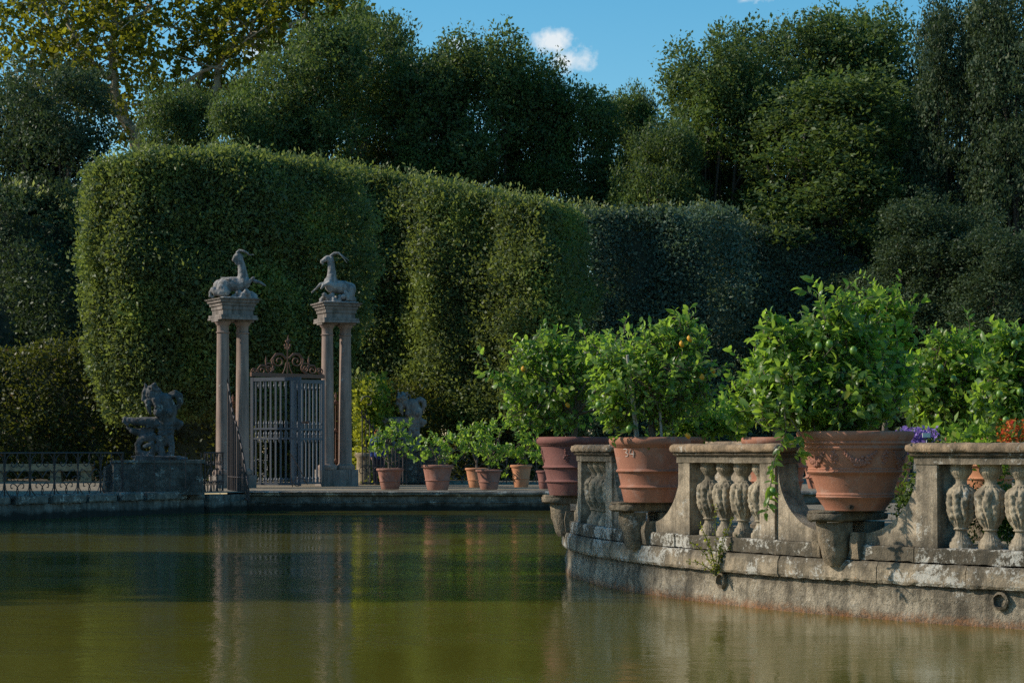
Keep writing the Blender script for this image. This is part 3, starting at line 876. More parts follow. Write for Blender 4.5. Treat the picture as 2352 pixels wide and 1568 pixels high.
dgr = lambda m_: math.degrees(m_ / 11.4)
for tm in (tA - (tC - tB), tA, tB, tC, tD):
    corbel(tm, 1.0 if tm == tB else .4)
hs = 4.62      # half width of a hollow
pw = 1.2      # post width
for a, b in ((tA - (tC - tB), tA), (tA, tB), (tB, tC), (tC, tD)):
    l, r_ = a + hs, b - hs
    post(l, l + pw); post(r_ - pw, r_)
    scoop(l - .03, a + dgr(.20)); scoop(r_ + .03, b - dgr(.20))
    top_blocks(l - .1, r_ + .1)
    m_ = 4
    ts = np.linspace(l + pw, r_ - pw, m_ + 1)
    balusters([(ts[i] + ts[i + 1]) / 2 for i in range(m_)])

# ------------------------------------------------------------------ pots on the balustrade
def pot_profile(kind):
    if kind == 'big':     # wide flaring pot with garlands
        return [(.0, .03), (.282, .03), (.289, 0), (.295, .02), (.335, .075), (.358, .112), (.372, .12), (.380, .132), (.372, .145), (.378, .155), (.374, .165), (.368, .175),
                (.415, .32), (.432, .352), (.452, .36), (.462, .375), (.452, .392), (.458, .402), (.448, .415), (.455, .43), (.492, .56), (.497, .588), (.515, .594), (.522, .61), (.512, .622),
                (.512, .635), (.535, .645), (.54, .66), (.53, .672), (.548, .69), (.562, .725), (.566, .748), (.556, .766), (.52, .77), (.505, .76), (.495, .68), (.0, .675)]
    if kind == 'straight':
        return [(.0, .03), (.278, .03), (.285, 0), (.29, .01), (.318, .14), (.322, .152), (.336, .158), (.343, .17), (.336, .182), (.325, .19), (.322, .2),
                (.350, .325), (.354, .332), (.370, .338), (.377, .35), (.370, .362), (.358, .372), (.356, .38), (.40, .59), (.405, .615), (.422, .622), (.425, .63), (.44, .64), (.455, .66), (.46, .69), (.455, .715), (.44, .73),
                (.405, .732), (.39, .72), (.38, .66), (.0, .655)]
    return [(.0, .02), (.19, .02), (.20, 0), (.205, .01), (.232, .13), (.236, .20), (.25, .207), (.255, .217), (.247, .227), (.242, .235), (.285, .48), (.29, .50),
            (.315, .506), (.325, .525), (.322, .555), (.305, .568), (.28, .568), (.265, .555), (.255, .50), (.0, .495)]

def pot(name, label, loc, kind, mat, sc=1.0, group=None, seed=0, soil=True):
    root = thing(name, label, 'flower pot', loc, group)
    prof = [(r * sc, z * sc) for r, z in pot_profile(kind)]
    body = prof[:-1] ; mb = MB()
    nseg = 72 if kind != 'small' else 40
    mb.lathe([(max(r, .001), z) for r, z in prof], nseg, loc, cap=False, mod=lambda a, z, r: .004 * sc * np.sin(a * 2 + seed) + .002 * np.sin(a * 5 + z * 9 + seed))
    mb.build('pot_body', M[mat], root, 42)
    if soil:
        mb = MB(); r_in = prof[-2][0] - .005; zt = prof[-2][1] + .035 * sc
        V = [[loc[0] + r_in * f * math.cos(a), loc[1] + r_in * f * math.sin(a), loc[2] + zt + rng.normal(0, .006) - .01 * f] for f in (.98, .6, .25) for a in np.linspace(0, 2 * PI, 20, endpoint=False)]
        fs = [(i * 20 + k, i * 20 + (k + 1) % 20, i * 20 + 20 + (k + 1) % 20, i * 20 + 20 + k) for i in range(2) for k in range(20)] + [tuple(40 + k for k in range(20))]
        mb.add(V, fs); mb.build('soil', M['soil'], root)
    return root

def r_at(kind, z, sc=1.0):
    pr = [(r * sc, zz * sc) for r, zz in pot_profile(kind)[2:-4]]
    for (r0, z0), (r1, z1) in zip(pr[:-1], pr[1:]):
        if z0 <= z <= z1: return r0 + (r1 - r0) * (z - z0) / max(1e-6, z1 - z0)
    return pr[-1][0]

def surf(loc, kind, ang, z, off, sc=1.0):
    r = r_at(kind, z, sc) + off
    return np.array([loc[0] + r * math.cos(ang), loc[1] + r * math.sin(ang), loc[2] + z])

# pot with garlands (right)
lC = pol(theta_of(1964, 11.42), 11.42, 1.042)
potC = pot('terracotta_pot', 'largest pot, wide terracotta with moulded garlands, set in the right hollow of balustrade', lC, 'big', 'terra', 1.0, 'large pots set in the hollows of the balustrade', 1)
cam_ang = math.atan2(-lC[1], -lC[0])
for k in range(6):       # swags and hanging bunches in relief
    a0 = cam_ang + (k - 2.9) * PI / 3
    mb = MB()
    for j in range(46):
        t = j / 45; a = a0 + (t - .5) * .62; sag = .115 * (1 - (2 * t - 1) ** 2)
        for q in range(2):
            rr = (.010 + .010 * math.sin(t * PI)) * rng.uniform(.8, 1.2)
            mb.ball(surf(lC, 'big', a + rng.normal(0, .012), .575 - sag + rng.normal(0, .016 * math.sin(t * PI) + .003), .001), rr, 7, 5)
    mb.build('garland', M['terra_rose'], potC, 60)
    a1 = a0 + PI / 6
    mb = MB()
    for j in range(34):
        t = rng.uniform(0, 1); w_ = .075 * math.sin((t * .85 + .12) * PI)
        mb.ball(surf(lC, 'big', a1 + rng.uniform(-1, 1) * w_, .585 - t * .145, -.003), rng.uniform(.010, .017), 7, 5)
    mb.build('fruit_bunch', M['terra_rose'], potC, 60)
mb = MB()
hole = surf(lC, 'big', cam_ang - .12, .035, .004); hn = unit(np.array([math.cos(cam_ang - .12), math.sin(cam_ang - .12), 0])); ht = np.array([-hn[1], hn[0], 0])
V = []
for rr, off in ((.026, 0), (.026, .012), (.014, .014), (.012, .004)):
    for a in np.linspace(0, 2 * PI, 12, endpoint=False): V.append(hole + hn * off + rr * (math.cos(a) * ht + math.sin(a) * np.array([0, 0, 1])))
mb.add(V, [(i * 12 + k, i * 12 + (k + 1) % 12, i * 12 + 12 + (k + 1) % 12, i * 12 + 12 + k) for i in range(3) for k in range(12)] + [tuple(36 + k for k in range(12))])
mb.build('drain_hole', M['soil'], potC)

# pot marked with a chalk number (middle)
lB = pol(theta_of(1492, 11.42), 11.42, 1.042)
potB = pot('terracotta_pot', 'straight sided terracotta pot with white hand painted number, in the middle hollow', lB, 'straight', 'terra', 1.0, 'large pots set in the hollows of the balustrade', 2)
cb = math.atan2(-lB[1], -lB[0])
mb = MB()
def stroke(pts):
    pts = np.array(pts, float); fine_ = []
    for a, b in zip(pts[:-1], pts[1:]):
        for t in np.linspace(0, 1, 4, endpoint=False): fine_.append(a + (b - a) * t)
    fine_.append(pts[-1])
    mb.tube([surf(lB, 'straight', cb - .80 + u * .105 / .385 * 1.0 * 1.15, .515 + v * .085, .001) for u, v in fine_], .0042, 6)
stroke([(0, .95), (.25, 1), (.42, .85), (.36, .65), (.15, .52), (.36, .42), (.46, .22), (.34, .03), (.10, 0)])
stroke([(.78, .95), (.66, .55), (.64, .36), (1.10, .30)])
stroke([(1.05, .72), (1.02, .30), (.98, -.1)])
mb.build('painted_number', M['chalk'], potB, 60, recalc=False)

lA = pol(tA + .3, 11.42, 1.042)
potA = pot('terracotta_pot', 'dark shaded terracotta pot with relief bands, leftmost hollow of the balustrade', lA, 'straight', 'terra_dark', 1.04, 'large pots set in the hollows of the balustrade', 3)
ca = math.atan2(-lA[1], -lA[0])
for k in range(4):
    a1 = ca + (-1.15 + k * 1.15) - .2
    mb = MB()
    for j in range(30):
        t = rng.uniform(0, 1); mb.ball(surf(lA, 'straight', a1 + rng.uniform(-1, 1) * .11 * math.sin((t * .8 + .15) * PI), .60 - t * .16, -.003, 1.04), rng.uniform(.010, .017), 7, 5)
    mb.build('fruit_bunch', M['terra_dark'], potA, 60)

# ------------------------------------------------------------------ lemon trees in those pots
YC, YB, YA = lC[1], lB[1], lA[1]
def hanging(wood, tw, P, D, Nn, base):
    """long twig trailing over the rim"""
    pts = [at(q[0], q[1], YC - .40) for q in ((1800, 930), (1806, 985), (1795, 1020), (1778, 1055), (1772, 1100), (1766, 1150), (1758, 1180))]
    wood.tube(pts, [.008, .007, .006, .005, .005, .004, .003], 5)
    for i in range(len(pts) - 1):
        for t in np.linspace(0, 1, 11, endpoint=False):
            q = pts[i] + (pts[i + 1] - pts[i]) * t
            d = unit(np.array([rng.normal(0, .8), rng.normal(0, .5), -.45 + rng.normal(0, .3)]))
            P.append(q); D.append(d); Nn.append(unit(np.array([rng.normal(0, .4), -.6, .7])))
    pts = [at(q[0], q[1], YC - .38) for q in ((1815, 960), (1840, 1000), (1838, 1025), (1828, 1045))]
    wood.tube(pts, [.006, .005, .004, .003], 5)
    for i in range(1, 4):
        for t in range(8):
            P.append(pts[i] + rng.normal(0, .03, 3)); D.append(unit(np.array([rng.normal(0, .8), -.3, -.4 + rng.normal(0, .3)]))); Nn.append(unit(np.array([0, -.6, .7]) + rng.normal(0, .3, 3)))
    # side spray pushed out to the left
    pts = [at(q[0], q[1], YC - .1) for q in ((1790, 925), (1740, 935), (1700, 945))]
    wood.tube(pts, [.007, .005, .003], 5)
    for i in range(2):
        for t in np.linspace(0, 1, 9):
            P.append(pts[i] + (pts[i + 1] - pts[i]) * t); D.append(unit(np.array([-.5, rng.normal(0, .5), rng.normal(0, .6)]))); Nn.append(unit(np.array([0, -.4, .8]) + rng.normal(0, .3, 3)))
CL = px_lobes([(1800, 800, 62, 60), (1772, 765, 36, 40), (1830, 880, 95, 72, -.1), (1800, 935, 80, 48, -.2), (1905, 770, 80, 70), (1925, 705, 40, 42), (1985, 760, 55, 55, .2), (2000, 850, 85, 80), (1945, 900, 110, 70, -.2),
               (2035, 905, 55, 60), (1920, 960, 100, 38), (1760, 890, 48, 42), (2060, 830, 35, 45, .1)], YC)
citrus('lemon_tree', 'dense dark green lemon tree in the garlanded pot with a trailing twig', lC + np.array([.02, .0, .70]), CL, 5900, 'lemonleaf', .088,
       limes=[at(1960, 805, YC - .35), at(1830, 925, YC - .4), at(1775, 1128, YC - .42), at(1880, 795, YC - .3), at(1905, 790, YC - .3)], seed=5, extra=hanging, trunk_r=.04,
       dead=[(at(1850, 780, YC), at(1838, 712, YC)), (at(1868, 790, YC - .1), at(1872, 735, YC))], group='lemon trees in the balustrade pots')
def sprayB(wood, tw, P, D, Nn, base):
    for pth in (((1450, 985), (1420, 1000), (1405, 1015)), ((1480, 985), (1488, 1005), (1490, 1020)), ((1640, 850), (1662, 840), (1680, 838))):
        pts = [at(q[0], q[1], YB - .36) for q in pth]
        wood.tube(pts, [.006, .005, .003], 5)
        for i in range(2):
            for t in np.linspace(0, 1, 7):
                P.append(pts[i] + (pts[i + 1] - pts[i]) * t); D.append(unit(np.array([rng.normal(0, .7), -.3, rng.normal(-.2, .5)]))); Nn.append(unit(np.array([0, -.5, .8]) + rng.normal(0, .3, 3)))
BL = px_lobes([(1400, 850, 45, 45), (1410, 930, 50, 40), (1550, 748, 40, 30), (1430, 820, 75, 50), (1500, 790, 70, 55), (1560, 770, 62, 45), (1600, 790, 42, 40), (1600, 850, 48, 60), (1540, 850, 80, 60, -.2), (1450, 870, 85, 60, -.2), (1395, 890, 50, 55), (1560, 910, 70, 50), (1430, 945, 70, 38, -.1),
               (1500, 900, 70, 50, -.2), (1615, 905, 30, 45), (1530, 960, 55, 30)], YB)
citrus('lemon_tree', 'broad lemon tree with ripe fruit, grey stakes and open stems above the numbered pot', lB + np.array([.05, 0, .68]), BL, 5000, 'lemonleaf', .073,
       lemons=[at(1584, 778, YB - .38), at(1566, 790, YB - .36), at(1637, 850, YB - .1), at(1580, 1000, YB - .45), at(1612, 866, YB - .3)],
       limes=[at(1445, 985, YB - .4), at(1375, 930, YB - .3)], seed=9, extra=sprayB, trunk_r=.036,
       stakes=[(lB + np.array([.13, -.12, .66]), at(1513, 895, YB - .1)), (lB + np.array([-.16, -.15, .66]), at(1441, 815, YB - .35)), (lB + np.array([-.13, -.1, .66]), at(1450, 880, YB - .3))], group='lemon trees in the balustrade pots')
AL = px_lobes([(1375, 800, 45, 40, -.3), (1425, 790, 35, 30, -1.2), (1385, 825, 60, 50, -.3), (1390, 880, 50, 55, -.4), (1235, 830, 62, 52), (1200, 795, 28, 25), (1270, 800, 55, 42), (1310, 830, 60, 52), (1210, 885, 60, 55), (1270, 885, 80, 65, -.2), (1180, 860, 38, 30), (1330, 890, 60, 60), (1210, 945, 60, 45), (1290, 955, 80, 38), (1350, 800, 30, 35), (1135, 860, 18, 14)], YA)
citrus('lemon_tree', 'spreading lemon tree above the dark shaded pot, leftmost of the balustrade trees', lA + np.array([0, 0, .70]), AL, 4500, 'lemonleaf', .082,
       lemons=[at(1202, 847, YA - .4), at(1304, 930, YA - .4)], seed=13, trunk_r=.036, group='lemon trees in the balustrade pots')

# ------------------------------------------------------------------ further pots and lemon trees on the island
def pedestal(px, Y, z1, lab):
    x = X_at(px, Y); mb = MB()
    mb.lathe([(.33, .66), (.34, .70), (.29, .74), (.27, z1 - .12), (.33, z1 - .06), (.34, z1 - .003)], 20, (x, Y, 0))
    o = mb.build('pot_stand', M['corbel'], None, 40); tag(o, lab, 'stone stand')
def rear_pot(px, py_rim, Y, sc, mat, lab, stand_lab, kind='straight'):
    H = .73 * sc if kind == 'straight' else .568 * sc
    z = Z_at(py_rim, Y) - H
    if stand_lab and z > .75: pedestal(px, Y, z, stand_lab)
    elif z < .75 or not stand_lab: z = max(z, .662)
    l = np.array([X_at(px, Y), Y, z])
    pot('terracotta_pot', lab, l, kind, mat, sc, 'pots further back on the island', rng.integers(9))
    return l + np.array([0, 0, H * .93])
b = rear_pot(1553, 1003, 26.5, .62 / .73, 'terra', 'terracotta pot whose rim shows just behind the numbered pot', 'rough stone stand hidden behind the numbered pot')
citrus('lemon_tree', 'low lemon bush filling the gap behind the numbered pot', b, px_lobes([(1600, 975, 60, 30), (1650, 965, 50, 32), (1560, 950, 60, 50), (1690, 985, 35, 25)], 26.5), 1500, 'lemonleaf_bright', .08, seed=21, twigs=False, group='lemon trees further back on the island')
b = rear_pot(1785, 1004, 25.0, .98, 'terra', 'banded terracotta pot on a stone stand seen behind the trailing twig', 'stone stand under the banded pot behind the hollow')
citrus('lemon_tree', 'bright lemon tree behind the left side of the garlanded pot tree', b, px_lobes([(1720, 900, 40, 45), (1745, 850, 40, 50), (1700, 950, 35, 35), (1760, 930, 50, 50), (1800, 850, 60, 60)], 25.0), 1700, 'lemonleaf_bright', .085, seed=22, twigs=False, group='lemon trees further back on the island')
b = rear_pot(2030, 1010, 24.2, .9, 'terra', 'terracotta pot hidden behind the garlanded pot', None)
citrus('lemon_tree', 'tall bright yellow green lemon tree rising behind the garlanded pot', b, px_lobes([(2005, 700, 45, 42), (2040, 690, 38, 34), (2050, 740, 50, 50), (1990, 740, 50, 55), (2070, 790, 45, 50), (2040, 830, 55, 60), (2085, 720, 18, 22)], 24.2), 2100, 'lemonleaf_bright', .08, seed=23, twigs=False, group='lemon trees further back on the island')
b = rear_pot(2185, 1002, 22.6, .8, 'terra_pale', 'orange terracotta pot partly hidden by leaves behind the purple flowers', 'stone stand behind the purple flowers')
citrus('lemon_tree', 'wide lemon tree full of fruit behind the purple flowers', b, px_lobes([(2160, 800, 60, 38), (2210, 790, 55, 40), (2130, 860, 62, 60), (2200, 860, 80, 65), (2150, 935, 80, 55), (2230, 930, 70, 55), (2110, 910, 50, 50), (2260, 840, 50, 50), (2190, 985, 80, 22)], 22.6), 3400, 'lemonleaf_bright', .082, limes=[at(2260, 855, 22), at(2190, 870, 22), at(2235, 905, 22), at(2160, 845, 22)], seed=24, group='lemon trees further back on the island')
b = rear_pot(2270, 1006, 21.6, .78, 'terra_pale', 'pale orange terracotta pot beside the red flowers at the right edge', 'stone stand beside the red flowers')
citrus('lemon_tree', 'lemon tree with drooping leaves and green fruit at the right edge', b, px_lobes([(2335, 790, 45, 42), (2300, 850, 55, 45), (2350, 860, 60, 70), (2290, 920, 60, 50), (2350, 940, 60, 50), (2300, 800, 30, 28)], 21.2), 2500, 'lemonleaf', .098, limes=[at(2330, 790, 20.8), at(2343, 900, 20.8), at(2296, 905, 20.8), at(2310, 965, 20.8)], seed=25, stakes=[(at(2346, 1000, 21.2), at(2348, 870, 21.2))], group='lemon trees further back on the island')
b = rear_pot(1900, 1012, 27.5, .9, 'terra', 'terracotta pot far behind the garlanded pot, mostly covered', None)
citrus('lemon_tree', 'lemon tree deep behind the dark garlanded pot tree', b, px_lobes([(1690, 965, 30, 28), (1880, 900, 90, 70), (1960, 880, 70, 70)], 27.5), 1100, 'lemonleaf', .09, seed=26, twigs=False, group='lemon trees further back on the island')

# low box hedge, purple and red flowers behind the right bay
def leafy_mass(name, label, cat, centres, spread, size, n_each, mat, group=None, up=.4):
    C = np.array(centres); c = C.mean(0)
    root = thing(name, label, cat, (c[0], c[1], C[:, 2].min()), group)
    V, Fc = clump_leaves(C, n_each, spread, size, up)
    np_mesh('foliage', V, [Fc], mat, root); return root
cs = []
for k in range(260):
    t = rng.uniform(217.5, 236); r_ = 10.2 + rng.uniform(-.28, .28); cs.append(pol(t, r_, .70 + rng.uniform(0, 1) ** .7 * .52))
leafy_mass('box_hedge', 'low bright green box hedge showing between the right balusters', 'hedge', cs, (.07, .07, .07), .045, 60, M['boxleaf'])
def flowers(name, label, px0, px1, py0, py1, Y, pet, n_f, stem_n, tagpos=None):
    x0, x1 = X_at(px0, Y), X_at(px1, Y); zc = Z_at(py1, Y)
    root = thing(name, label, 'flowers', ((x0 + x1) / 2, Y, .662))
    C = np.stack([rng.uniform(x0, x1, n_f), rng.uniform(Y - .25, Y + .25, n_f), rng.uniform(Z_at(py1, Y), Z_at(py0, Y), n_f)], 1)
    V, Fc = clump_leaves(C, 9, .022, .035, .2, aspect=.8); np_mesh('petals', V, [Fc], pet, root)
    C2 = np.stack([rng.uniform(x0, x1, stem_n), rng.uniform(Y - .25, Y + .25, stem_n), rng.uniform(.72, Z_at(py0, Y) - .03, stem_n)], 1)
    V, Fc = clump_leaves(C2, 14, .06, .07, .3, aspect=.35); np_mesh('foliage', V, [Fc], M['boxleaf'], root)
    return root
f1 = flowers('purple_flowers', 'clump of purple flowers over the rail beside the garlanded pot', 2068, 2140, 990, 1030, 20.4, M['purple'], 130, 50)
mb = MB(); mb.box(at(2128, 999, 20.05), (.085, .006, .045), .25); mb.tube([at(2128, 1010, 20.05), at(2128, 1100, 20.05)], .004, 5)
tag(mb.build('plant_tag', M['white']), 'small white plant tag stuck among the purple flowers', 'plant tag')
f2 = flowers('red_flowers', 'red and orange flowers in front of lemon leaves at the right edge', 2295, 2380, 968, 1020, 20.3, M['red'], 70, 75)
cs = [np.array([X_at(rng.uniform(2110, 2300), 20.8), 20.8 + rng.normal(0, .2), Z_at(rng.uniform(985, 1050), 20.8)]) for k in range(90)]
leafy_mass('leafy_plant', 'leafy green plants between the purple and red flowers behind the rail', 'plant', cs, (.06, .06, .06), .085, 9, M['lemonleaf_bright'])

# second stone parapet deeper on the island
root = thing('rear_parapet', 'dark weathered parapet further back, glimpsed over the middle balustrade rail', 'parapet', (4.5, 36, .66))
def seg_wall(px0, Y0, px1, Y1, ztop, name_):
    a = np.array([X_at(px0, Y0), Y0]); b_ = np.array([X_at(px1, Y1), Y1])
    mb = MB(); sweep(mb, fine([a, b_], .5), [(-.2, ztop - .10), (.2, ztop - .10), (.24, ztop - .05), (.2, ztop), (-.2, ztop)]); mb.build('rail', M['rail'], root, 50)
    mb = MB(); sweep(mb, fine([a, b_], .5), [(-.15, .6), (.15, .6), (.15, ztop - .11), (-.15, ztop - .11)]); mb.build('parapet_panel', M['balustrade'], root)
seg_wall(1575, 33.0, 1790, 30.5, 1.77, 'a')

# ------------------------------------------------------------------ vines and weeds on the basin wall
def weed():
    t = theta_of(1652, 11.52); base = pol(t, 11.56, .30)
    root = thing('wall_weed', 'thin straggly weed growing from the drain pipe in the basin wall', 'plant', base)
    st = MB(); P, D = [], []
    for (dx, dz) in ((-.02, .75), (.22, .42), (-.26, .36), (.10, .50), (-.12, .42), (.30, .20), (-.32, .16), (.05, .30), (-.18, .55), (.16, .60)):
        e = base + np.array([dx, -.05, dz]); m_ = (base + e) / 2 + np.array([dx * -.15, -.06, .08])
        ts = np.linspace(0, 1, 9); pts = [(1 - u) ** 2 * base + 2 * u * (1 - u) * m_ + u * u * e for u in ts]
        st.tube(pts, .0035, 5)
        for u in np.linspace(.12, 1, 15):
            q = (1 - u) ** 2 * base + 2 * u * (1 - u) * m_ + u * u * e
            for k in range(3): P.append(q + rng.normal(0, .008, 3)); D.append(unit(rng.normal(size=3)))
    P, D = np.array(P), np.array(D); L = rng.uniform(.02, .045, len(P))
    V, Fc = quad_leaves(P, D, L, L * .55, .05)
    np_mesh('foliage', V, [Fc], M['brightivy'], root); st.build('stems', M['twig'], root, recalc=False)
weed()

# ------------------------------------------------------------------ gate: column pairs, entablatures, goats, leaves
def column_pair(label, px0, px1, Y, dY, ytop_shaft, ybase, rot):
    z0 = .5
    x0, x1 = X_at(px0, Y), X_at(px1, Y + dY)
    c = np.array([(x0 + x1) / 2, Y + dY / 2, z0])
    root = thing('gate_pier', label, 'gate pier', c, 'gate piers')
    zcap = Z_at(ytop_shaft, Y); zb = Z_at(ybase, Y)
    ax = np.array([math.cos(rot), math.sin(rot), 0])
    d = math.hypot(x1 - x0, dY)
    mb = MB(); mb.box(c + np.array([0, 0, (zb - z0) / 2]), (d + .62, .66, zb - z0 - .002), rot); mb.build('pedestal', M['entab'], root, jitter=.006)
    for (x, y) in ((x0, Y), (x1, Y + dY)):
        H = zcap - zb; r0 = .212; r1 = .178
        prof = [(.30, 0), (.315, .05), (.315, .09), (.30, .135), (.265, .14), (.25, .165), (r0 + .012, .17), (r0, .22)]
        for k in range(1, 13):
            t = k / 12; prof.append((r0 + (r1 - r0) * t ** 1.3, .22 + (H - .62) * t))
        prof += [(r1 + .018, H - .395), (r1 + .03, H - .38), (r1 + .03, H - .36), (r1, H - .345), (r1, H - .17), (r1 + .02, H - .15), (r1 + .06, H - .09), (r1 + .075, H - .06)]
        m2 = MB(); m2.lathe(prof, 36, (x, y, zb)); colm = m2.build('column', M['column'], root, 50)
        m2 = MB(); m2.box((x, y, zcap - .027), (.53, .53, .056), rot); m2.build('abacus', M['entab'], colm)
    z = zcap
    for (w, dep, hh, nm) in ((1.24, 1.22, .066, 'architrave'), (1.22, 1.14, .082, 'architrave'), (1.02, .94, .155, 'frieze'), (1.08, 1.0, .115, 'frieze'), (1.15, 1.07, .098, 'cornice'), (1.27, 1.19, .074, 'cornice'), (1.38, 1.30, .046, 'cornice')):
        m2 = MB(); m2.box((c[0], c[1], z + hh / 2), (w * .95, dep * .93, hh - .003), rot, 1.0 if nm != 'cornice' else 1.03); m2.build(nm, M['entab'], root, jitter=.004)
        z += hh
    return root, np.array([c[0], c[1], z])

p1, top1 = column_pair('left gate pier, paired sandstone columns carrying a block with the goat looking away', 512, 557, 60.0, .35, 735, 1090, R(30))
p2, top2 = column_pair('right gate pier, paired sandstone columns carrying a block with the goat rearing left', 752, 793, 63.3, .30, 742, 1078, R(24))

wear = bpy.data.textures.new('chiselled_wear', 'CLOUDS'); wear.noise_scale = .075; wear.noise_depth = 3
def sculpt(mb, name, mat, parent, vox, sm=4):
    o = mb.build(name, mat, parent, 180, recalc=False)
    m = o.modifiers.new('fuse', 'REMESH'); m.mode = 'VOXEL'; m.voxel_size = vox; m.use_smooth_shade = True
    m = o.modifiers.new('soften', 'SMOOTH'); m.factor = .5; m.iterations = sm
    if mat in (M['statue'], M['darkstatue'], M['entab']):
        m = o.modifiers.new('wear', 'DISPLACE'); m.texture = wear; m.strength = .035; m.mid_level = .5; m.texture_coords = 'LOCAL'
    return o

def goat_from(top, sx, origin_px, base_py, scale):
    """turns sketch coordinates into the garden: u right, v up, w depth"""
    def f(px, py, w=0.0):
        return np.array([top[0] + (px - origin_px) / scale, top[1] + w, top[2] + (base_py - py) / scale])
    return f

f = goat_from(top1, 1, 550, 775, 432)
g1 = thing('goat_statue', 'stone goat with curled fish tail and swept horns on the left gate pier', 'statue', top1, 'goat statues on the gate')
mb = MB()
mb.chain([f(375, 600, .05), f(450, 590, 0), f(560, 570, 0), f(650, 590, 0), f(700, 560, -.02)], [.20, .235, .215, .215, .20])      # rump, barrel, chest
mb.chain([f(690, 540, 0), f(680, 440, 0), f(665, 340, 0), f(640, 240, -.02)], [.19, .15, .115, .105])                           # neck
mb.chain([f(625, 200, -.02), f(590, 225, -.04), f(562, 265, -.05)], [.10, .085, .055])                                             # head and muzzle
mb.chain([f(585, 280, -.05), f(598, 330, -.05)], [.04, .018])                                                                     # beard
mb.limb(f(650, 190, .08), .035, f(690, 225, .1), .022)                                                                           # ear
mb.chain([f(700, 600, -.1), f(775, 545, -.12), f(830, 500, -.14)], [.10, .065, .05])                                              # raised foreleg
mb.chain([f(820, 530, .12), f(900, 550, .14), f(965, 590, .14)], [.06, .045, .035])
mb.chain([f(420, 640, -.1), f(480, 680, -.16), f(420, 700, -.2), f(340, 690, -.16), f(300, 650, -.12)], [.17, .13, .11, .10, .085])  # tucked haunch
mb.chain([f(300, 650, -.1), f(265, 690, -.12), f(262, 735, -.12), f(295, 755, -.12), f(320, 720, -.14)], [.075, .05, .045, .035, .025])  # curled tail
sculpt(mb, 'goat_body', M['statue'], g1, .024)
mb = MB()
for dy in (-.06, .06):
    pts = [f(605, 175, dy - .02), f(640, 138, dy), f(700, 150, dy * 1.6), f(760, 178 if dy < 0 else 190, dy * 2), f(820 if dy > 0 else 750, 186, dy * 2.2)]
    mb.tube(pts, [.04, .042, .034, .022, .008], 8)
mb.build('horns', M['statue'], g1, 60)
mb = MB(); mb.limb(f(430, 500, -.1), .02, f(520, 520, -.22), .03); mb.limb(f(395, 492, -.05), .012, f(450, 502, -.1), .03)
mb.build('spine_fin', M['statue'], g1, 60)
mb = MB()
for k in range(34):
    u = rng.uniform(0, 1); x = 570 + u * 300; hh = (1 - ((x - 700) / 180) ** 2) * 105
    mb.ball(f(x, 775 - rng.uniform(.1, 1) * max(15, hh), rng.uniform(-.26, .26)), rng.uniform(.06, .11), 8, 6)
mb.box(f(600, 765, 0), (1.15, .75, .05), R(30))
sculpt(mb, 'rock_base', M['statue'], g1, .028, 2)

f = goat_from(top2, 1, 1830, 840, 415)
g2 = thing('goat_statue', 'stone goat rearing over rocks and facing left on the right gate pier', 'statue', top2, 'goat statues on the gate')
mb = MB()
mb.chain([f(2010, 640, .1), f(1930, 630, .05), f(1840, 620, 0), f(1765, 620, -.05), f(1740, 560, -.05)], [.19, .22, .215, .20, .18])
mb.chain([f(1765, 560, -.03), f(1770, 460, 0), f(1765, 370, 0), f(1755, 280, 0)], [.185, .145, .12, .11])
mb.chain([f(1750, 245, 0), f(1700, 250, -.02), f(1640, 285, -.03)], [.105, .095, .06])
mb.limb(f(1640, 300, -.03), .05, f(1655, 330, -.03), .022)
mb.limb(f(1775, 235, -.09), .03, f(1800, 290, -.1), .02)
mb.chain([f(1760, 640, -.1), f(1690, 585, -.16), f(1625, 590, -.18), f(1570, 655, -.18), f(1515, 698, -.18)], [.10, .065, .05, .04, .035])
mb.chain([f(1800, 620, -.16), f(1740, 585, -.24), f(1670, 610, -.26), f(1640, 655, -.26)], [.11, .07, .05, .038])
mb.chain([f(2020, 660, .0), f(2030, 720, -.05), f(1985, 770, -.1), f(2060, 790, .0)], [.17, .12, .10, .09])
mb.chain([f(1960, 700, -.2), f(1970, 750, -.22), f(1985, 790, -.2)], [.06, .05, .06])
sculpt(mb, 'goat_body', M['statue'], g2, .024)
mb = MB()
for dy in (-.05, .05):
    pts = [f(1755, 215, dy), f(1800, 180, dy), f(1860, 175, dy * 1.6), f(1920, 215 if dy > 0 else 230, dy * 2), f(1995 if dy > 0 else 1975, 270 if dy > 0 else 312, dy * 2.4)]
    mb.tube(pts, [.04, .042, .034, .022, .008], 8)
mb.build('horns', M['statue'], g2, 60)
mb = MB()
for k in range(40):
    u = rng.uniform(0, 1); x = 1620 + u * 330
    mb.ball(f(x, 840 - rng.uniform(.15, 1) * 115, rng.uniform(-.28, .28)), rng.uniform(.06, .10), 8, 6)
mb.box(f(1850, 832, 0), (1.15, .75, .05), R(24))
sculpt(mb, 'rock_base', M['statue'], g2, .028, 1)

def spiral(c, r0, turns, start, ccw, ux, n=26, tail=None):
    """scroll in the plane of ux and z"""
    pts = []
    for i in range(n):
        t = i / (n - 1); a = start + (1 if ccw else -1) * turns * 2 * PI * t; r = r0 * (1 - .82 * t)
        pts.append(c + ux * r * math.cos(a) + np.array([0, 0, r * math.sin(a)]))
    return pts

